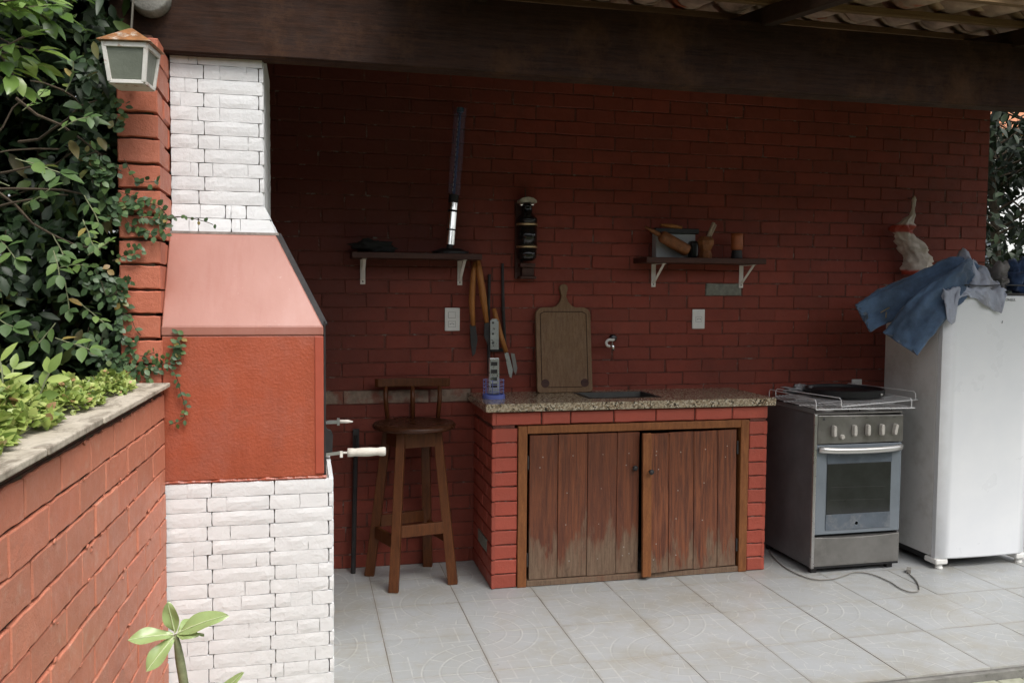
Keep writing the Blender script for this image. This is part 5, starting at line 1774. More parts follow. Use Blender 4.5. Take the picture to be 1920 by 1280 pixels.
jn = thing('jeans', 'faded blue jeans slung over the fridge top, both legs hanging left', 'jeans', (3.4, 4.2, 1.25))
sleeve([(3.600, 4.16, 1.60), (3.545, 4.16, 1.635), (3.43, 4.20, 1.600), (3.27, 4.25, 1.515), (3.15, 4.29, 1.445), (3.035, 4.32, 1.378)], [0.06, 0.075, 0.075, 0.082, 0.092, 0.088], 0.034, M['denim'], 'leg', jn, 1.3)
sleeve([(3.560, 4.10, 1.58), (3.505, 4.06, 1.622), (3.420, 4.04, 1.570), (3.315, 4.07, 1.470), (3.235, 4.12, 1.350), (3.175, 4.17, 1.235)], [0.06, 0.08, 0.085, 0.10, 0.112, 0.105], 0.036, M['denim'], 'leg', jn, 4.1)
MB().bar((3.115, 4.262, 1.405), (3.165, 4.258, 1.432), 0.010, 0.004).bar((3.140, 4.25, 1.376), (3.142, 4.25, 1.408), 0.006, 0.004).build('buckle', M['brass'], jn)

def rag_mesh():
    """one sheet: bunched on top of the fridge, hanging over its front in ragged points"""
    mb = MB()
    nu, nv = 70, 50
    x0, x1 = 3.330, 3.715
    prof_ = [(0, .10), (0.03, .165), (0.10, .185), (0.16, .165), (0.20, .05), (0.27, .03), (0.36, .03), (0.55, .05), (0.70, .085), (0.85, .118), (0.92, .122), (0.97, .05), (1.0, .02)]
    for j in range(nv + 1):
        v = j / nv
        for i in range(nu + 1):
            u = i / nu
            x = x0 + (x1 - x0) * u
            peak = 0.165 * math.exp(-((u - 0.66) / 0.25) ** 2) + 0.04 + 0.05 * fbm((u * 6, 1.5, 0), 1.2, 3) - 0.07 * max(0.0, 1 - u / 0.4)
            # drop length of each part of the front hem
            for (ua, da), (ub_, db_) in zip(prof_[:-1], prof_[1:]):
                if ua <= u <= ub_:
                    drop = da + (db_ - da) * (u - ua) / (ub_ - ua)
            drop += 0.012 * fbm((u * 7, 2.2, 0), 1, 2)
            if v < 0.55:
                t = v / 0.55
                y = 4.36 - 0.32 * t
                h = 1.528 + peak * math.sin(math.pi * min(1, t * 0.95 + 0.02)) ** 1.0
                z = h + 0.045 * fbm((u * 6, t * 5, 1), 1.3, 4) - 0.03 * abs(fbm((u * 8, t * 6, 5), 1.2, 3))
                y += 0.02 * fbm((u * 4, t * 4, 7), 1.3, 3)
            else:
                t = (v - 0.55) / 0.45
                y = 4.032 - 0.012 * t + 0.012 * fbm((u * 9, t * 1.2, 4), 1.1, 3) - 0.006 * math.sin(u * 22)
                z = 1.530 + (1 - t) * 0.03 * max(0, fbm((u * 5, 4, 1), 1.3, 3)) - drop * t
                z -= 0.0
                y = min(y, 4.034)
            x += 0.012 * fbm((u * 5, v * 5, 9), 1.2, 3)
            mb.v.append((x, y, z))
    for j in range(nv):
        for i in range(nu):
            o = j * (nu + 1) + i
            mb.f.append((o, o + 1, o + nu + 2, o + nu + 1))
    return mb
rg = rag_mesh().build('grey_rag', M['rag'], smooth=True)
so = rg.modifiers.new('thickness', 'SOLIDIFY'); so.thickness = 0.004; so.offset = 1
tag(rg, 'pale blue-grey rag bunched on the fridge, hanging over its front edge', 'rag')
crumple('cloth_bag', (3.80, 4.22, 1.592), 0.075, 0.10, 0.085, 0.75, M['grey_bag'], 'crumpled brown-grey cloth bag on the fridge right of the rag', 'bag', seed=6.2, n=36)
crumple('blue_bag', (3.955, 4.20, 1.607), 0.075, 0.10, 0.100, 0.55, M['blue_bag'], 'blue fabric bundle at the right end of the fridge top', 'bundle', seed=8.9, n=36)
cl = MB().tube(smooth_path([(3.45, 4.022, 1.560), (3.55, 4.020, 1.556), (3.68, 4.018, 1.560), (3.80, 4.03, 1.560), (3.90, 4.06, 1.556)]), 0.0035, 6).build('black_string', M['black_metal'], smooth=True)
tag(cl, 'thin black string running across the rag on the fridge', 'string')

# bag hanging on the wall
wb = thing('hanging_bag', 'cream and red cloth bag hanging from a nail above the fridge', 'bag', (3.62, 4.64, 1.63))
mb = MB()
prof = [(2.100, 0.010, 3.612), (2.085, 0.016, 3.610), (2.03, 0.011, 3.606), (1.985, 0.018, 3.598), (1.950, 0.050, 3.560), (1.915, 0.080, 3.540), (1.870, 0.078, 3.548), (1.830, 0.086, 3.585), (1.790, 0.090, 3.615), (1.75, 0.082, 3.635), (1.71, 0.098, 3.640), (1.670, 0.105, 3.645), (1.630, 0.09, 3.63)]
P = []
n = 30
for j, (z, rr, cx) in enumerate(prof):
    for q in range(3 if j < len(prof) - 1 else 1):
        t = q / 3
        z2, r2b, c2 = prof[min(j + 1, len(prof) - 1)]
        P.append((z + (z2 - z) * t, rr + (r2b - rr) * t, cx + (c2 - cx) * t))
for (z, rr, cx) in P:
    for a in range(n):
        an = 2 * math.pi * a / n
        k = 1 + 0.45 * fbm((math.cos(an) * 1.5, math.sin(an) * 1.5, z * 16), 1.2, 4) - 0.65 * abs(fbm((math.cos(an) * 2, z * 10, math.sin(an) * 2), 1.0, 3))
        mb.v.append((cx + rr * k * math.cos(an), 4.655 + min(0.07, rr * 0.62 * k) * math.sin(an), z + 0.012 * fbm((math.cos(an) * 2, z * 8, 2), 1, 2)))
for j in range(len(P) - 1):
    for a in range(n):
        a2 = (a + 1) % n
        mb.f.append((j * n + a, j * n + a2, j * n + n + a2, j * n + n + a))
mb.f.append(tuple(range(n)))
mb.f.append(tuple((len(P) - 1) * n + a for a in reversed(range(n))))
mb.build('bag', M['white_bag'], wb, smooth=True)
MB().tube([(3.628, 4.66, 2.09), (3.640, WY, 2.100)], 0.003, 6).build('nail', M['dark_iron'], wb)

# ------------------------------------------------------------------ LANTERN
la = thing('lantern', 'white metal lantern with rusty pyramid cap hanging by the ivy', 'lantern', (-0.498, 2.84, 2.10))
lx, ly = -0.498, 2.84
LS, LB = 0.91, 2.058
rotL = Matrix.Translation((lx, ly, 0)) @ Matrix.Rotation(R(-7), 4, 'Z') @ Matrix.Translation((0, 0, 2.108 - LB * LS)) @ Matrix.Scale(LS, 4)
def LM(mb):
    mb.v = [tuple(rotL @ Vector(v)) for v in mb.v]
    return mb
def sq(h, z):
    return [(-h, -h, z), (h, -h, z), (h, h, z), (-h, h, z)]
cap = MB()
vs = sq(0.083, 2.181) + sq(0.083, 2.184) + sq(0.012, 2.236) + sq(0.006, 2.240)
fs = [(3, 2, 1, 0)] + [(4 * q + i, 4 * q + (i + 1) % 4, 4 * q + 4 + (i + 1) % 4, 4 * q + 4 + i) for q in range(3) for i in range(4)] + [(12, 13, 14, 15)]
LM(cap.add(vs, fs)).build('cap', M['lamp_rust'], la, bevel=0.002, seg=1)
TH, BH, ZT, ZB = 0.066, 0.052, 2.180, 2.058
for sx, sy in ((1, 1), (1, -1), (-1, 1), (-1, -1)):
    LM(MB().bar((sx * BH, sy * BH, ZB), (sx * TH, sy * TH, ZT), 0.013, 0.013, up=(0, 1, 0))).build('post', M['lamp_white'], la, bevel=0.001, seg=1)
for z, h, w in ((ZT - 0.008, TH, 0.016), (ZB, BH, 0.012)):
    mb = MB()
    for i in range(4):
        p, q = sq(h, z)[i], sq(h, z)[(i + 1) % 4]
        mb.bar(p, q, 0.012, w)
    LM(mb).build('frame_rail', M['lamp_white'], la, bevel=0.001, seg=1)
for i in range(4):
    a, b = sq(BH - 0.001, ZB)[i], sq(BH - 0.001, ZB)[(i + 1) % 4]
    c, d = sq(TH - 0.001, ZT - 0.01)[(i + 1) % 4], sq(TH - 0.001, ZT - 0.01)[i]
    cen = Vector(((a[0] + b[0]) / 2, (a[1] + b[1]) / 2, 0)).normalized() * 0.003
    inn = [tuple(Vector(p) - cen) for p in (a, b, c, d)]
    LM(MB().add([a, b, c, d] + inn, [(0, 1, 2, 3), (7, 6, 5, 4), (0, 4, 5, 1), (1, 5, 6, 2), (2, 6, 7, 3), (3, 7, 4, 0)])).build('pane', M['lamp_glass'], la)
LM(MB().box(-BH, BH, -BH, BH, ZB - 0.007, ZB - 0.0062)).build('base_plate', M['lamp_white'], la)
MB().tube([(lx, ly, 2.268), (lx + 0.004, ly + 0.01, 2.35), (lx - 0.010, ly + 0.14, 2.42), (lx - 0.030, ly + 0.22, 2.48), (lx + 0.022, ly + 0.235, 2.509), (lx + 0.075, ly + 0.23, 2.47)], 0.0035, 6).build('hanging_wire', M['wire'], la)

# ------------------------------------------------------------------ FOLIAGE
def leaf_mesh(pos, axis, nrm, length, width, m, name, parent, fold=0.25, droop=0.18, tip=1.0, kind=None):
    """many leaves in one mesh: pointed ovals, folded at the midrib and drooping to the tip"""
    N = len(pos)
    axis = axis / np.linalg.norm(axis, axis=1, keepdims=True)
    side = np.cross(axis, nrm)
    side /= np.maximum(1e-6, np.linalg.norm(side, axis=1, keepdims=True))
    up = np.cross(side, axis)
    st = [(0.25, 0.80), (0.55, 1.0), (0.82, 0.55 * tip)]
    L = length[:, None]
    W = width[:, None] * 0.5
    rows = [pos]
    for t, w in st:
        c = pos + axis * L * t - up * L * droop * t * t
        rows += [c + side * W * w + up * W * w * fold, c, c - side * W * w + up * W * w * fold]
    rows.append(pos + axis * L - up * L * droop)
    V = np.stack(rows, 1).reshape(-1, 3)          # 11 verts each
    quads = np.array([[1, 4, 5, 2], [2, 5, 6, 3], [4, 7, 8, 5], [5, 8, 9, 6]])
    tris = np.array([[0, 1, 2], [0, 2, 3], [7, 10, 8], [8, 10, 9]])
    base = (np.arange(N) * 11)[:, None, None]
    Q = (base + quads[None]).reshape(-1, 4)
    Tt = (base + tris[None]).reshape(-1, 3)
    me = bpy.data.meshes.new(name)
    o0 = np.array(world_origin(parent)) if parent is not None else np.zeros(3)
    me.vertices.add(len(V))
    me.vertices.foreach_set('co', (V - o0).astype(np.float32).ravel())
    nl = Q.size + Tt.size
    me.loops.add(nl)
    me.loops.foreach_set('vertex_index', np.concatenate([Q.ravel(), Tt.ravel()]).astype(np.int32))
    npoly = len(Q) + len(Tt)
    me.polygons.add(npoly)
    starts = np.concatenate([np.arange(len(Q)) * 4, Q.size + np.arange(len(Tt)) * 3]).astype(np.int32)
    me.polygons.foreach_set('loop_start', starts)
    me.update(calc_edges=True)
    me.polygons.foreach_set('use_smooth', [True] * npoly)
    me.materials.append(m)
    o = bpy.data.objects.new(name, me)
    link(o, parent)
    if kind:
        o['kind'] = kind
    return o

def unit(v):
    return v / np.maximum(1e-6, np.linalg.norm(v, axis=-1, keepdims=True))
def rnd(n, s=1.0):
    return RNG.normal(0, s, (n, 3))

# --- tall dark hedge left of the pier
hg = thing('hedge', 'tall dark green hedge behind the garden wall, left of the brick pier', 'hedge', (-1.2, 3.4, -0.05))
n = 34000
px = RNG.uniform(-2.3, -0.585, n)
pz = RNG.uniform(0.6, 3.25, n)
front = 2.95 + 0.16 * np.sin(px * 5.1 + pz * 3.3) + 0.12 * np.sin(px * 11 - pz * 7) - 0.10 * (px < -1.4)
py = front + np.abs(RNG.normal(0, 0.55, n))
pos = np.stack([px, py, pz], 1)
ax = unit(np.stack([RNG.normal(0, 0.7, n), RNG.normal(-0.5, 0.5, n), RNG.normal(-0.35, 0.55, n)], 1))
nr = unit(np.stack([RNG.normal(0, 0.45, n), RNG.normal(-0.55, 0.45, n), RNG.normal(0.75, 0.4, n)], 1))
leaf_mesh(pos, ax, nr, np.clip(RNG.lognormal(-2.95, 0.38, n), 0.022, 0.11) * (1 + 0.6 * (py > front + 0.3)), RNG.uniform(0.018, 0.036, n) * (1 + 0.9 * (py > front + 0.3)), M['leaf_hedge'], 'foliage', hg, kind='stuff')
for k in range(26):
    x, z = random.uniform(-1.3, -0.62), random.uniform(1.2, 2.5)
    y = random.uniform(2.85, 3.15)
    p = [Vector((x, y, z))]
    d = Vector((random.uniform(-1, 1), random.uniform(-.3, .3), random.uniform(-.4, .8))).normalized()
    for q in range(5):
        d = (d + Vector((random.uniform(-.4, .4), random.uniform(-.3, .3), random.uniform(-.3, .3)))).normalized()
        p.append(p[-1] + d * 0.07)
    MB().tube(p, [0.005, 0.0045, 0.004, 0.0035, 0.003, 0.002], 5).build('branch', M['bark'], hg)
for x, y in ((-0.85, 3.35), (-1.25, 3.4), (-1.7, 3.45)):
    MB().tube([(x, y, -0.05), (x + 0.05, y + 0.03, 0.9), (x - 0.04, y, 1.9), (x + 0.06, y, 2.8)], [0.03, 0.025, 0.018, 0.008], 8).build('trunk', M['bark'], hg, smooth=True)

# --- shoots of larger leaves over the hedge face
def shoot(p0, d0, nleaf, L, m, plant, step=0.022, wob=0.25, spread=0.8, wid=0.5, up=(0, -0.5, 0.8)):
    p, d = np.array(p0, float), unit(np.array(d0, float))
    pts = [p.copy()]
    P, A, N_ = [], [], []
    for i in range(nleaf):
        d = unit(d + RNG.normal(0, wob, 3) * 0.4)
        p = p + d * step
        pts.append(p.copy())
        s = unit(np.cross(d, np.array(up)))
        sgn = 1 if i % 2 else -1
        P.append(p.copy())
        A.append(unit(d * 0.55 + s * sgn * spread + RNG.normal(0, 0.22, 3)))
        N_.append(unit(np.array(up) + RNG.normal(0, 0.3, 3)))
    P.append(p.copy()); A.append(d); N_.append(unit(np.array(up)))
    k = len(P)
    return pts, np.array(P), np.array(A), np.array(N_), RNG.uniform(0.75, 1.15, k) * L, RNG.uniform(0.85, 1.1, k) * L * wid

def bunch(plant, shoots, m, name='foliage', stemr=0.0018, stem_m='stem_green', fold=0.22, droop=0.15):
    Ps = [np.concatenate([s[i] for s in shoots]) for i in range(1, 6)]
    leaf_mesh(Ps[0], Ps[1], Ps[2], Ps[3], Ps[4], m, name, plant, fold=fold, droop=droop)
    mb = MB()
    for s in shoots:
        mb.tube([tuple(q) for q in s[0]], stemr, 5)
    mb.build('stem', M[stem_m], plant, kind='stuff')

vn = thing('climbing_plant', 'scattered lighter leafy shoots climbing the dark hedge face', 'climber', (-0.8, 2.85, 1.2))
sh = []
for (x, z, dx, dz, nl, L) in [(-0.80, 1.87, 0.6, -0.2, 5, 0.062), (-0.78, 1.74, 0.5, 0.2, 5, 0.05), (-0.72, 1.66, 0.3, -0.6, 4, 0.05), (-0.70, 1.61, 0.2, -0.7, 4, 0.048), (-0.72, 1.56, 0.8, 0.1, 6, 0.042), (-0.87, 1.48, -0.5, 0.1, 5, 0.058), (-0.90, 1.44, 0.7, -0.1, 5, 0.06),
        (-0.70, 1.52, 0.2, -0.8, 5, 0.042), (-0.70, 1.36, 0.6, -0.2, 5, 0.052), (-0.72, 1.40, -0.3, -0.5, 4, 0.045), (-0.84, 1.80, -0.7, 0.2, 5, 0.055), (-0.86, 1.66, 0.4, -0.4, 5, 0.05), (-0.80, 2.02, 0.5, 0.3, 4, 0.05), (-0.68, 1.95, 0.5, 0.4, 6, 0.038), (-0.66, 2.06, 0.2, 0.6, 6, 0.036), (-0.64, 1.78, 0.4, -0.5, 6, 0.036),
        (-0.92, 1.60, -0.3, 0.6, 5, 0.055), (-0.62, 1.70, 0.3, -0.6, 6, 0.034), (-0.62, 1.60, 0.5, 0.2, 6, 0.03), (-0.95, 1.34, 0.7, 0.3, 5, 0.055), (-0.66, 1.46, 0.4, -0.4, 6, 0.036)]:
    sh.append(shoot((x, 2.80 + random.uniform(-0.06, 0.08), z), (dx, -0.25, dz), nl, L, None, vn, step=L * 0.42, wid=0.58))
bunch(vn, sh, leaf_mat('climber_leaf', [(0, (0.060, 0.115, 0.035)), (0.6, (0.105, 0.185, 0.055)), (0.9, (0.20, 0.31, 0.075)), (1.0, (0.40, 0.22, 0.07))], 0.5))

# --- glossy branch at the top left corner, nearer to the viewer
gb_ = thing('glossy_shrub', 'glossy bright leaved branch hanging in at the top left corner', 'shrub', (-0.75, 2.25, 1.95))
sh = []
for (x, y, z, dx, dy, dz, nl, L) in [(-0.70, 2.28, 2.20, 0.6, -0.2, -0.25, 8, 0.066), (-0.72, 2.25, 2.13, 0.8, -0.1, -0.05, 8, 0.066), (-0.70, 2.22, 2.09, 0.45, -0.3, -0.4, 7, 0.064), (-0.76, 2.2, 2.16, 0.8, -0.2, -0.2, 8, 0.066), (-0.66, 2.26, 2.18, 0.75, -0.1, -0.15, 7, 0.058), (-0.74, 2.3, 2.05, 0.8, -0.2, -0.1, 7, 0.068),
        (-0.72, 2.28, 2.01, 0.6, -0.2, -0.4, 6, 0.064), (-0.85, 2.3, 2.2, 0.4, -0.3, -0.3, 7, 0.06), (-0.9, 2.25, 2.05, 0.4, -0.3, -0.3, 7, 0.06), (-0.66, 2.30, 2.20, 0.8, 0.0, -0.10, 7, 0.054), (-0.71, 2.20, 2.15, 0.7, -0.3, -0.25, 8, 0.064), (-0.69, 2.20, 2.06, 0.4, -0.2, -0.7, 6, 0.064),
        (-0.68, 2.18, 2.12, 0.6, -0.2, 0.1, 7, 0.06), (-0.70, 2.18, 2.02, 0.7, -0.2, -0.1, 6, 0.06)]:
    sh.append(shoot((x, y, z), (dx, dy, dz), nl, L, None, gb_, step=0.019, wid=0.46, up=(0, -0.35, 0.9)))
bunch(gb_, sh, M['leaf_glossy'], stem_m='bark', stemr=0.0022, fold=0.3, droop=0.22)

# --- creeping ivy on the pier, the stone chimney and the firebox (plane just before the brick fronts)
iv = thing('ivy', 'small leaved ivy creeping over the brick pier and onto the barbecue', 'ivy', (-0.52, 2.98, 1.2))
def vine(pts, L, step, rows=1, jitter=0.006, ypl=2.985):
    P = smooth_path([(x, ypl + random.uniform(-.004, .004), z) for x, z in pts], 10)
    tot = 0.0
    out_p, out_a, out_n = [], [], []
    last = P[0]
    sgn = 1
    for a, b in zip(P[:-1], P[1:]):
        d = (b - a)
        tot += d.length
        if tot >= step:
            tot = 0
            dn = d.normalized()
            s = Vector((dn.z, 0, -dn.x)) * sgn
            sgn = -sgn
            for _ in range(rows):
                out_p.append(np.array(b) + RNG.normal(0, jitter, 3) * np.array([1, 0.6, 1]))
                out_a.append(np.array(dn * 0.45 + s * 0.8 + Vector((0, -0.25, -0.15))) + RNG.normal(0, 0.18, 3))
                out_n.append(np.array((0, -0.85, 0.45)) + RNG.normal(0, 0.25, 3))
    k = len(out_p)
    return [tuple(p) for p in P], np.array(out_p), np.array(out_a), np.array(out_n), RNG.uniform(0.7, 1.15, k) * L, RNG.uniform(0.75, 0.95, k) * L * 0.78
def PX(u, v):                      # metres on the pier's front, from its lower left corner at (-0.57, 1.19)
    return (-0.57 + u, 1.19 + v)
vs_ = []
vs_.append(vine([PX(.02, .72), PX(.05, .66), PX(.085, .65), PX(.12, .655)], 0.024, 0.011))
vs_.append(vine([PX(.0, .62), PX(.05, .60), PX(.09, .585), PX(.125, .57), PX(.15, .535)], 0.025, 0.008, 2))
vs_.append(vine([PX(-.01, .58), PX(.04, .56), PX(.08, .54), PX(.115, .53), PX(.14, .50)], 0.025, 0.008, 2))
vs_.append(vine([PX(.02, .53), PX(.06, .50), PX(.10, .485)], 0.024, 0.009, 2))
vs_.append(vine([PX(.15, .538), PX(.18, .543), PX(.225, .538), PX(.265, .528), PX(.285, .520)], 0.017, 0.017, ypl=2.975))
vs_.append(vine([PX(-.02, .40), PX(.02, .42), PX(.05, .435), PX(.068, .445)], 0.021, 0.007, 2))
vs_.append(vine([PX(-.04, .30), PX(-.01, .315), PX(.02, .33), PX(.035, .34)], 0.020, 0.007, 2))
vs_.append(vine([PX(.0, .36), PX(-.01, .30), PX(.01, .24), PX(.0, .18), PX(.03, .12)], 0.030, 0.012, 2))
vs_.append(vine([PX(.0, .24), PX(.03, .22), PX(.045, .185), PX(.06, .165)], 0.026, 0.016))
vs_.append(vine([PX(-.06, .10), PX(.0, .08), PX(.05, .06), PX(.10, .065), PX(.15, .085), PX(.17, .12), PX(.18, .15)], 0.023, 0.006, 3, 0.010))
vs_.append(vine([PX(-.06, .05), PX(.0, .03), PX(.05, .02), PX(.09, .035)], 0.022, 0.006, 3, 0.012))
vs_.append(vine([PX(.02, .12), PX(.06, .10), PX(.10, .11)], 0.02, 0.009, 2))
vs_.append(vine([PX(.13, .075), PX(.155, .05), PX(.17, .02), PX(.178, -.02), PX(.190, -.06), PX(.187, -.10), PX(.165, -.115), PX(.14, -.125)], 0.019, 0.011, 1, 0.004, ypl=2.982))
for k in range(26):
    x0, z0 = random.uniform(-0.66, -0.58), random.uniform(1.2, 2.2)
    pts = [(x0, z0)]
    for q in range(3):
        pts.append((pts[-1][0] + random.uniform(-.02, .035), pts[-1][1] + random.uniform(-.05, .03)))
    vs_.append(vine(pts, 0.027, 0.009, 2, 0.012, ypl=2.955 + random.uniform(-.03, .05)))
bunch(iv, vs_, M['leaf_ivy'], stemr=0.0012, stem_m='bark', fold=0.12, droop=0.1)

# --- low lime shrubs on the coping
def low_shrub(name, label, cx, cy, z, rx, ry, h, nn, L, m):
    t = thing(name, label, 'shrub', (cx, cy, z), 'lime green shrubs creeping onto the coping')
    a = RNG.uniform(0, 2 * np.pi, nn)
    r = np.sqrt(RNG.uniform(0, 1, nn))
    x = r * np.cos(a)
    y = r * np.sin(a)
    top = np.sqrt(np.maximum(0, 1 - r * r)) * h * (0.75 + 0.35 * np.sin(x * 6 + cx * 20) * np.cos(y * 5))
    zz = np.abs(top) * RNG.uniform(0.35, 1.0, nn) ** 0.5
    pos = np.stack([cx + x * rx, cy + y * ry, z + zz], 1)
    outv = np.stack([x * 0.9, y * 0.9 - 0.25, np.full(nn, 0.55)], 1)
    ax = unit(outv + RNG.normal(0, 0.55, (nn, 3)))
    nr = unit(np.stack([x * 0.4, y * 0.4 - 0.2, np.full(nn, 0.9)], 1) + RNG.normal(0, 0.35, (nn, 3)))
    leaf_mesh(pos, ax, nr, RNG.uniform(0.7, 1.2, nn) * L, RNG.uniform(0.6, 0.85, nn) * L, m, 'foliage', t, fold=0.2, kind='stuff')
    mb = MB()
    for k in range(14):
        q = (cx + random.uniform(-.6, .6) * rx, cy + random.uniform(-.6, .6) * ry)
        mb.tube([(cx + (q[0] - cx) * .4, cy + (q[1] - cy) * .4, z), (q[0], q[1], z + h * random.uniform(.5, .9))], 0.002, 5)
    mb.build('stem', M['stem_green'], t, kind='stuff')
    return t
def G(s, off):
    p = on_garden(s, off)
    return p.x, p.y
for (s_, off, rx, ry, h, nn, L, lab) in [
        (1.28, -0.165, 0.120, 0.22, 0.120, 1100, 0.034, 'lime green shrub clump on the coping nearest the viewer'),
        (0.98, -0.140, 0.095, 0.18, 0.090, 1100, 0.026, 'dense lime clump with pinkish tips in the middle of the coping'),
        (0.62, -0.125, 0.075, 0.20, 0.075, 1200, 0.022, 'fine leaved lime clump on the coping before the hedge'),
        (0.26, -0.110, 0.060, 0.17, 0.055, 900, 0.020, 'small lime clump on the coping next to the brick pier'),
        (1.75, -0.20, 0.12, 0.28, 0.12, 900, 0.034, 'lime clump on the coping at the left picture edge')]:
    x, y = G(s_, off)
    low_shrub('lime_shrub', lab, x, y, 1.203, rx, ry, h, nn, L, M['leaf_lime'])
sp_ = thing('upright_shoot', 'upright shoot with orange tip leaves rising from the lime shrubs', 'shoot', (-0.62, 2.0, 1.22))
sh = [shoot((-0.615, 2.02, 1.24), (0.05, 0, 1), 7, 0.05, None, sp_, step=0.018, wid=0.34, spread=0.7, up=(0, -1, 0.4)),
      shoot((-0.635, 2.10, 1.22), (-0.2, -.1, 1), 6, 0.045, None, sp_, step=0.018, wid=0.42, spread=0.8, up=(0, -1, 0.4)),
      shoot((-0.58, 2.12, 1.23), (0.3, -.1, 1), 5, 0.05, None, sp_, step=0.018, wid=0.5, spread=0.8, up=(0, -1, 0.4))]
bunch(sp_, sh, M['leaf_lime'], stemr=0.002)

# --- young plant in front of the stone base
yp = thing('young_plant', 'young green plant with broad pale-veined leaves before the stone base', 'plant', (-0.30, 2.30, -0.05))
tip = Vector((-0.322, 2.30, 0.632))
MB().tube(smooth_path([(-0.255, 2.32, -0.05), (-0.27, 2.31, 0.20), (-0.300, 2.30, 0.47), (-0.312, 2.30, 0.56), tip]), [0.013] * 8 + [0.0115] * 5 + [0.0105, 0.009, 0.007, 0.006], 8).build('stem', M['stem_green'], yp, smooth=True)
def big_leaf(base, d, up, L, W, droop=0.12, fold=0.28):
    base, d, up = Vector(base), Vector(d).normalized(), Vector(up)
    s = d.cross(up).normalized()
    w = s.cross(d)
    mb, vb = MB(), MB()
    n = 12
    ctr = []
    for i in range(n + 1):
        t = i / n
        c = base + d * (L * t) - w * (droop * L * t * t)
        ctr.append(c)
        hw = W / 2 * (math.sin(math.pi * min(1, 0.04 + 0.96 * t ** 1.25)) ** 0.75) if 0 < t < 1 else 0.0008
        for k in (-1, -0.5, 0, 0.5, 1):
            wave = 0.004 * math.sin(9 * t + k * 2)
            mb.v.append(tuple(c + s * (hw * k) + w * (abs(k) * hw * fold + wave * abs(k))))
    for i in range(n):
        for k in range(4):
            o = i * 5 + k
            mb.f.append((o, o + 1, o + 6, o + 5))
    lf = mb.build('leaf', M['leaf_young'], yp, smooth=True, fix=False)
    vb.tube([c + w * 0.0012 for c in ctr], [0.0022 - 0.0016 * i / n for i in range(n + 1)], 5)
    vb.build('midrib', M['leaf_vein'], lf)
for d, up, L, W, dr in [((-0.95, -0.25, 0.14), (0.1, -0.6, 0.9), 0.105, 0.046, 0.15), ((-0.18, -0.15, 0.95), (-0.1, -1, -0.05), 0.085, 0.040, 0.05), ((0.82, -0.35, 0.52), (-0.45, -0.55, 0.75), 0.135, 0.055, 0.22), ((-0.62, -0.45, -0.62), (-0.2, -0.8, 0.5), 0.098, 0.045, 0.12),
                        ((0.72, -0.55, 0.22), (-0.1, -0.7, 0.7), 0.060, 0.034, 0.2), ((0.97, 0.1, -0.05), (0, -0.2, 1), 0.062, 0.026, 0.1), ((0.6, 0.6, 0.3), (0, -0.5, 0.9), 0.075, 0.040, 0.2)]:
    big_leaf(tip + Vector(d).normalized() * 0.006, d, up, L, W, dr)
big_leaf((-0.262, 2.30, 0.420), (0.66, -0.15, 0.74), (-0.6, -0.7, 0.4), 0.150, 0.034, 0.05)

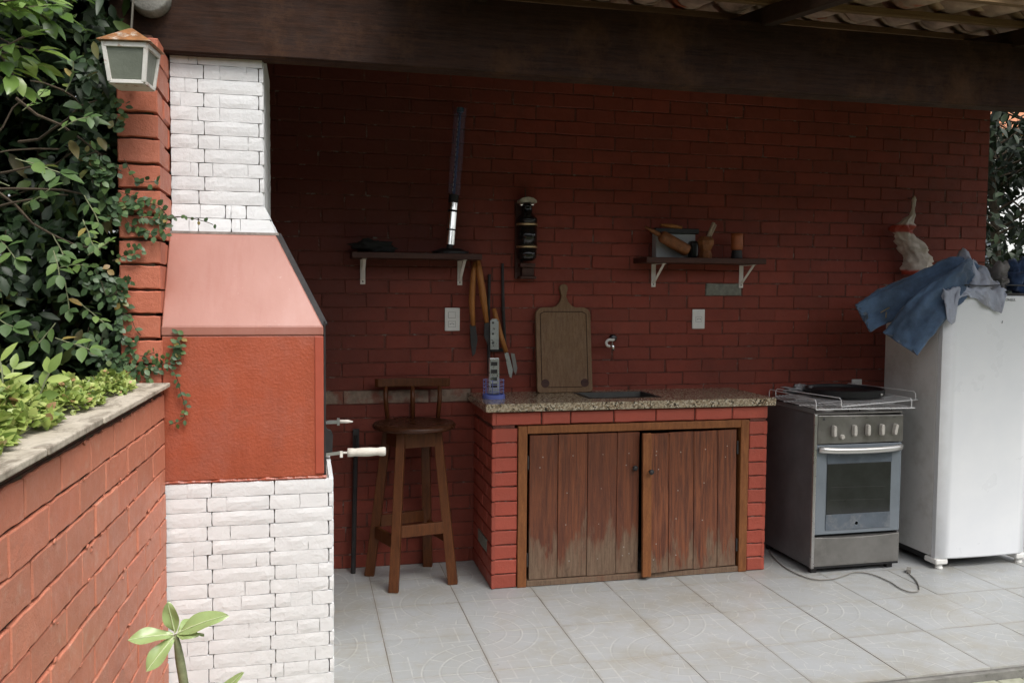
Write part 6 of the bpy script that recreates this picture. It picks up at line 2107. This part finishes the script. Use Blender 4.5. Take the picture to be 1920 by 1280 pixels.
# ------------------------------------------------------------------ BEYOND THE WALL'S RIGHT END
def tree(label, x, y, h, cr, nn, seed, group=None):
    t = thing('garden_tree', label, 'tree', (x, y, -0.05), group)
    rs = random.Random(seed)
    MB().tube([(x, y, -0.05), (x + 0.05, y, h * 0.4), (x - 0.03, y + 0.05, h * 0.7), (x + 0.06, y, h)], [0.05, 0.042, 0.03, 0.012], 10).build('trunk', M['bark'], t, smooth=True)
    br = MB()
    P = []
    for k in range(46):
        z = rs.uniform(0.25, 0.98) * h
        a = rs.uniform(0, 2 * math.pi)
        l = cr * rs.uniform(0.5, 1.0)
        e = Vector((x + l * math.cos(a), y + l * math.sin(a), z + rs.uniform(-0.1, 0.4)))
        s0 = Vector((x, y, z - 0.15))
        br.tube([s0, (s0 + e) / 2 + Vector((0, 0, 0.06)), e], [0.012, 0.008, 0.003], 5)
        for q in range(nn // 46):
            u = rs.uniform(0.3, 1.05)
            P.append(np.array(s0 + (e - s0) * u) + RNG.normal(0, 0.10, 3))
    br.build('branch', M['bark'], t)
    P = np.array(P)
    k = len(P)
    leaf_mesh(P, unit(RNG.normal(0, 1, (k, 3)) + np.array([0, 0, -0.4])), unit(RNG.normal(0, 0.5, (k, 3)) + np.array([0, -0.3, 0.8])), RNG.uniform(0.07, 0.13, k), RNG.uniform(0.035, 0.06, k), M['leaf_tree'], 'crown', t, kind=None)
tree('dark leafy tree seen past the right end of the brick wall', 6.05, 6.7, 3.9, 0.95, 4200, 5)
tree('second dark tree partly hidden behind the wall end', 7.3, 7.6, 4.2, 1.1, 2600, 9)
hs = thing('house', 'pale house with orange tiled roof glimpsed through the right-hand trees', 'house', (11.0, 13.5, -0.05))
MB().box(7.5, 16, 13.0, 18, -0.05, 4.3).build('wall', M['render_white'], hs)
MB().add([(7.2, 12.7, 4.301), (16.3, 12.7, 4.301), (16.3, 18.3, 4.301), (7.2, 18.3, 4.301), (9.5, 15.5, 5.9), (14, 15.5, 5.9)],
         [(3, 2, 1, 0), (0, 1, 5, 4), (1, 2, 5), (2, 3, 4, 5), (3, 0, 4)]).build('roof', M['roof_orange'], hs)
w_ = MB().box(10.6, 11.8, 12.97, 12.999, 1.2, 2.6).build('window', M['oven_band'], hs)

# --- added out of view behind the viewer: a hedge shape blocking low sky light
def blocker_hedge(label, x0, x1, y, h, th):
    t = thing('sky_blocker_hedge', label, 'hedge', ((x0 + x1) / 2, y, -0.05), 'added unseen sky blockers')
    mb = MB()
    nx, nz = 40, 14
    for sgn in (1, -1):
        b = len(mb.v)
        for j in range(nz + 1):
            for i in range(nx + 1):
                x = x0 + (x1 - x0) * i / nx
                z = -0.06 + h * j / nz
                k = 0.22 * fbm((x, z, sgn * 3), 1.1, 4)
                mb.v.append((x, y + sgn * (th * (1 - 0.3 * j / nz) + k), z + 0.35 * fbm((x, sgn, 2), 0.8, 3) * (j / nz)))
        for j in range(nz):
            for i in range(nx):
                o = b + j * (nx + 1) + i
                mb.f.append((o, o + 1, o + nx + 2, o + nx + 1))
    m1 = (nx + 1) * (nz + 1)
    for i in range(nx):
        a = nz * (nx + 1) + i
        mb.f.append((a, a + 1, m1 + a + 1, m1 + a))
    mb.build('foliage', M['leaf_tree'], t)
blocker_hedge('added unseen hedge behind the viewer, blocking low sky light', -9, 12, -4.5, 3.4, 0.5)
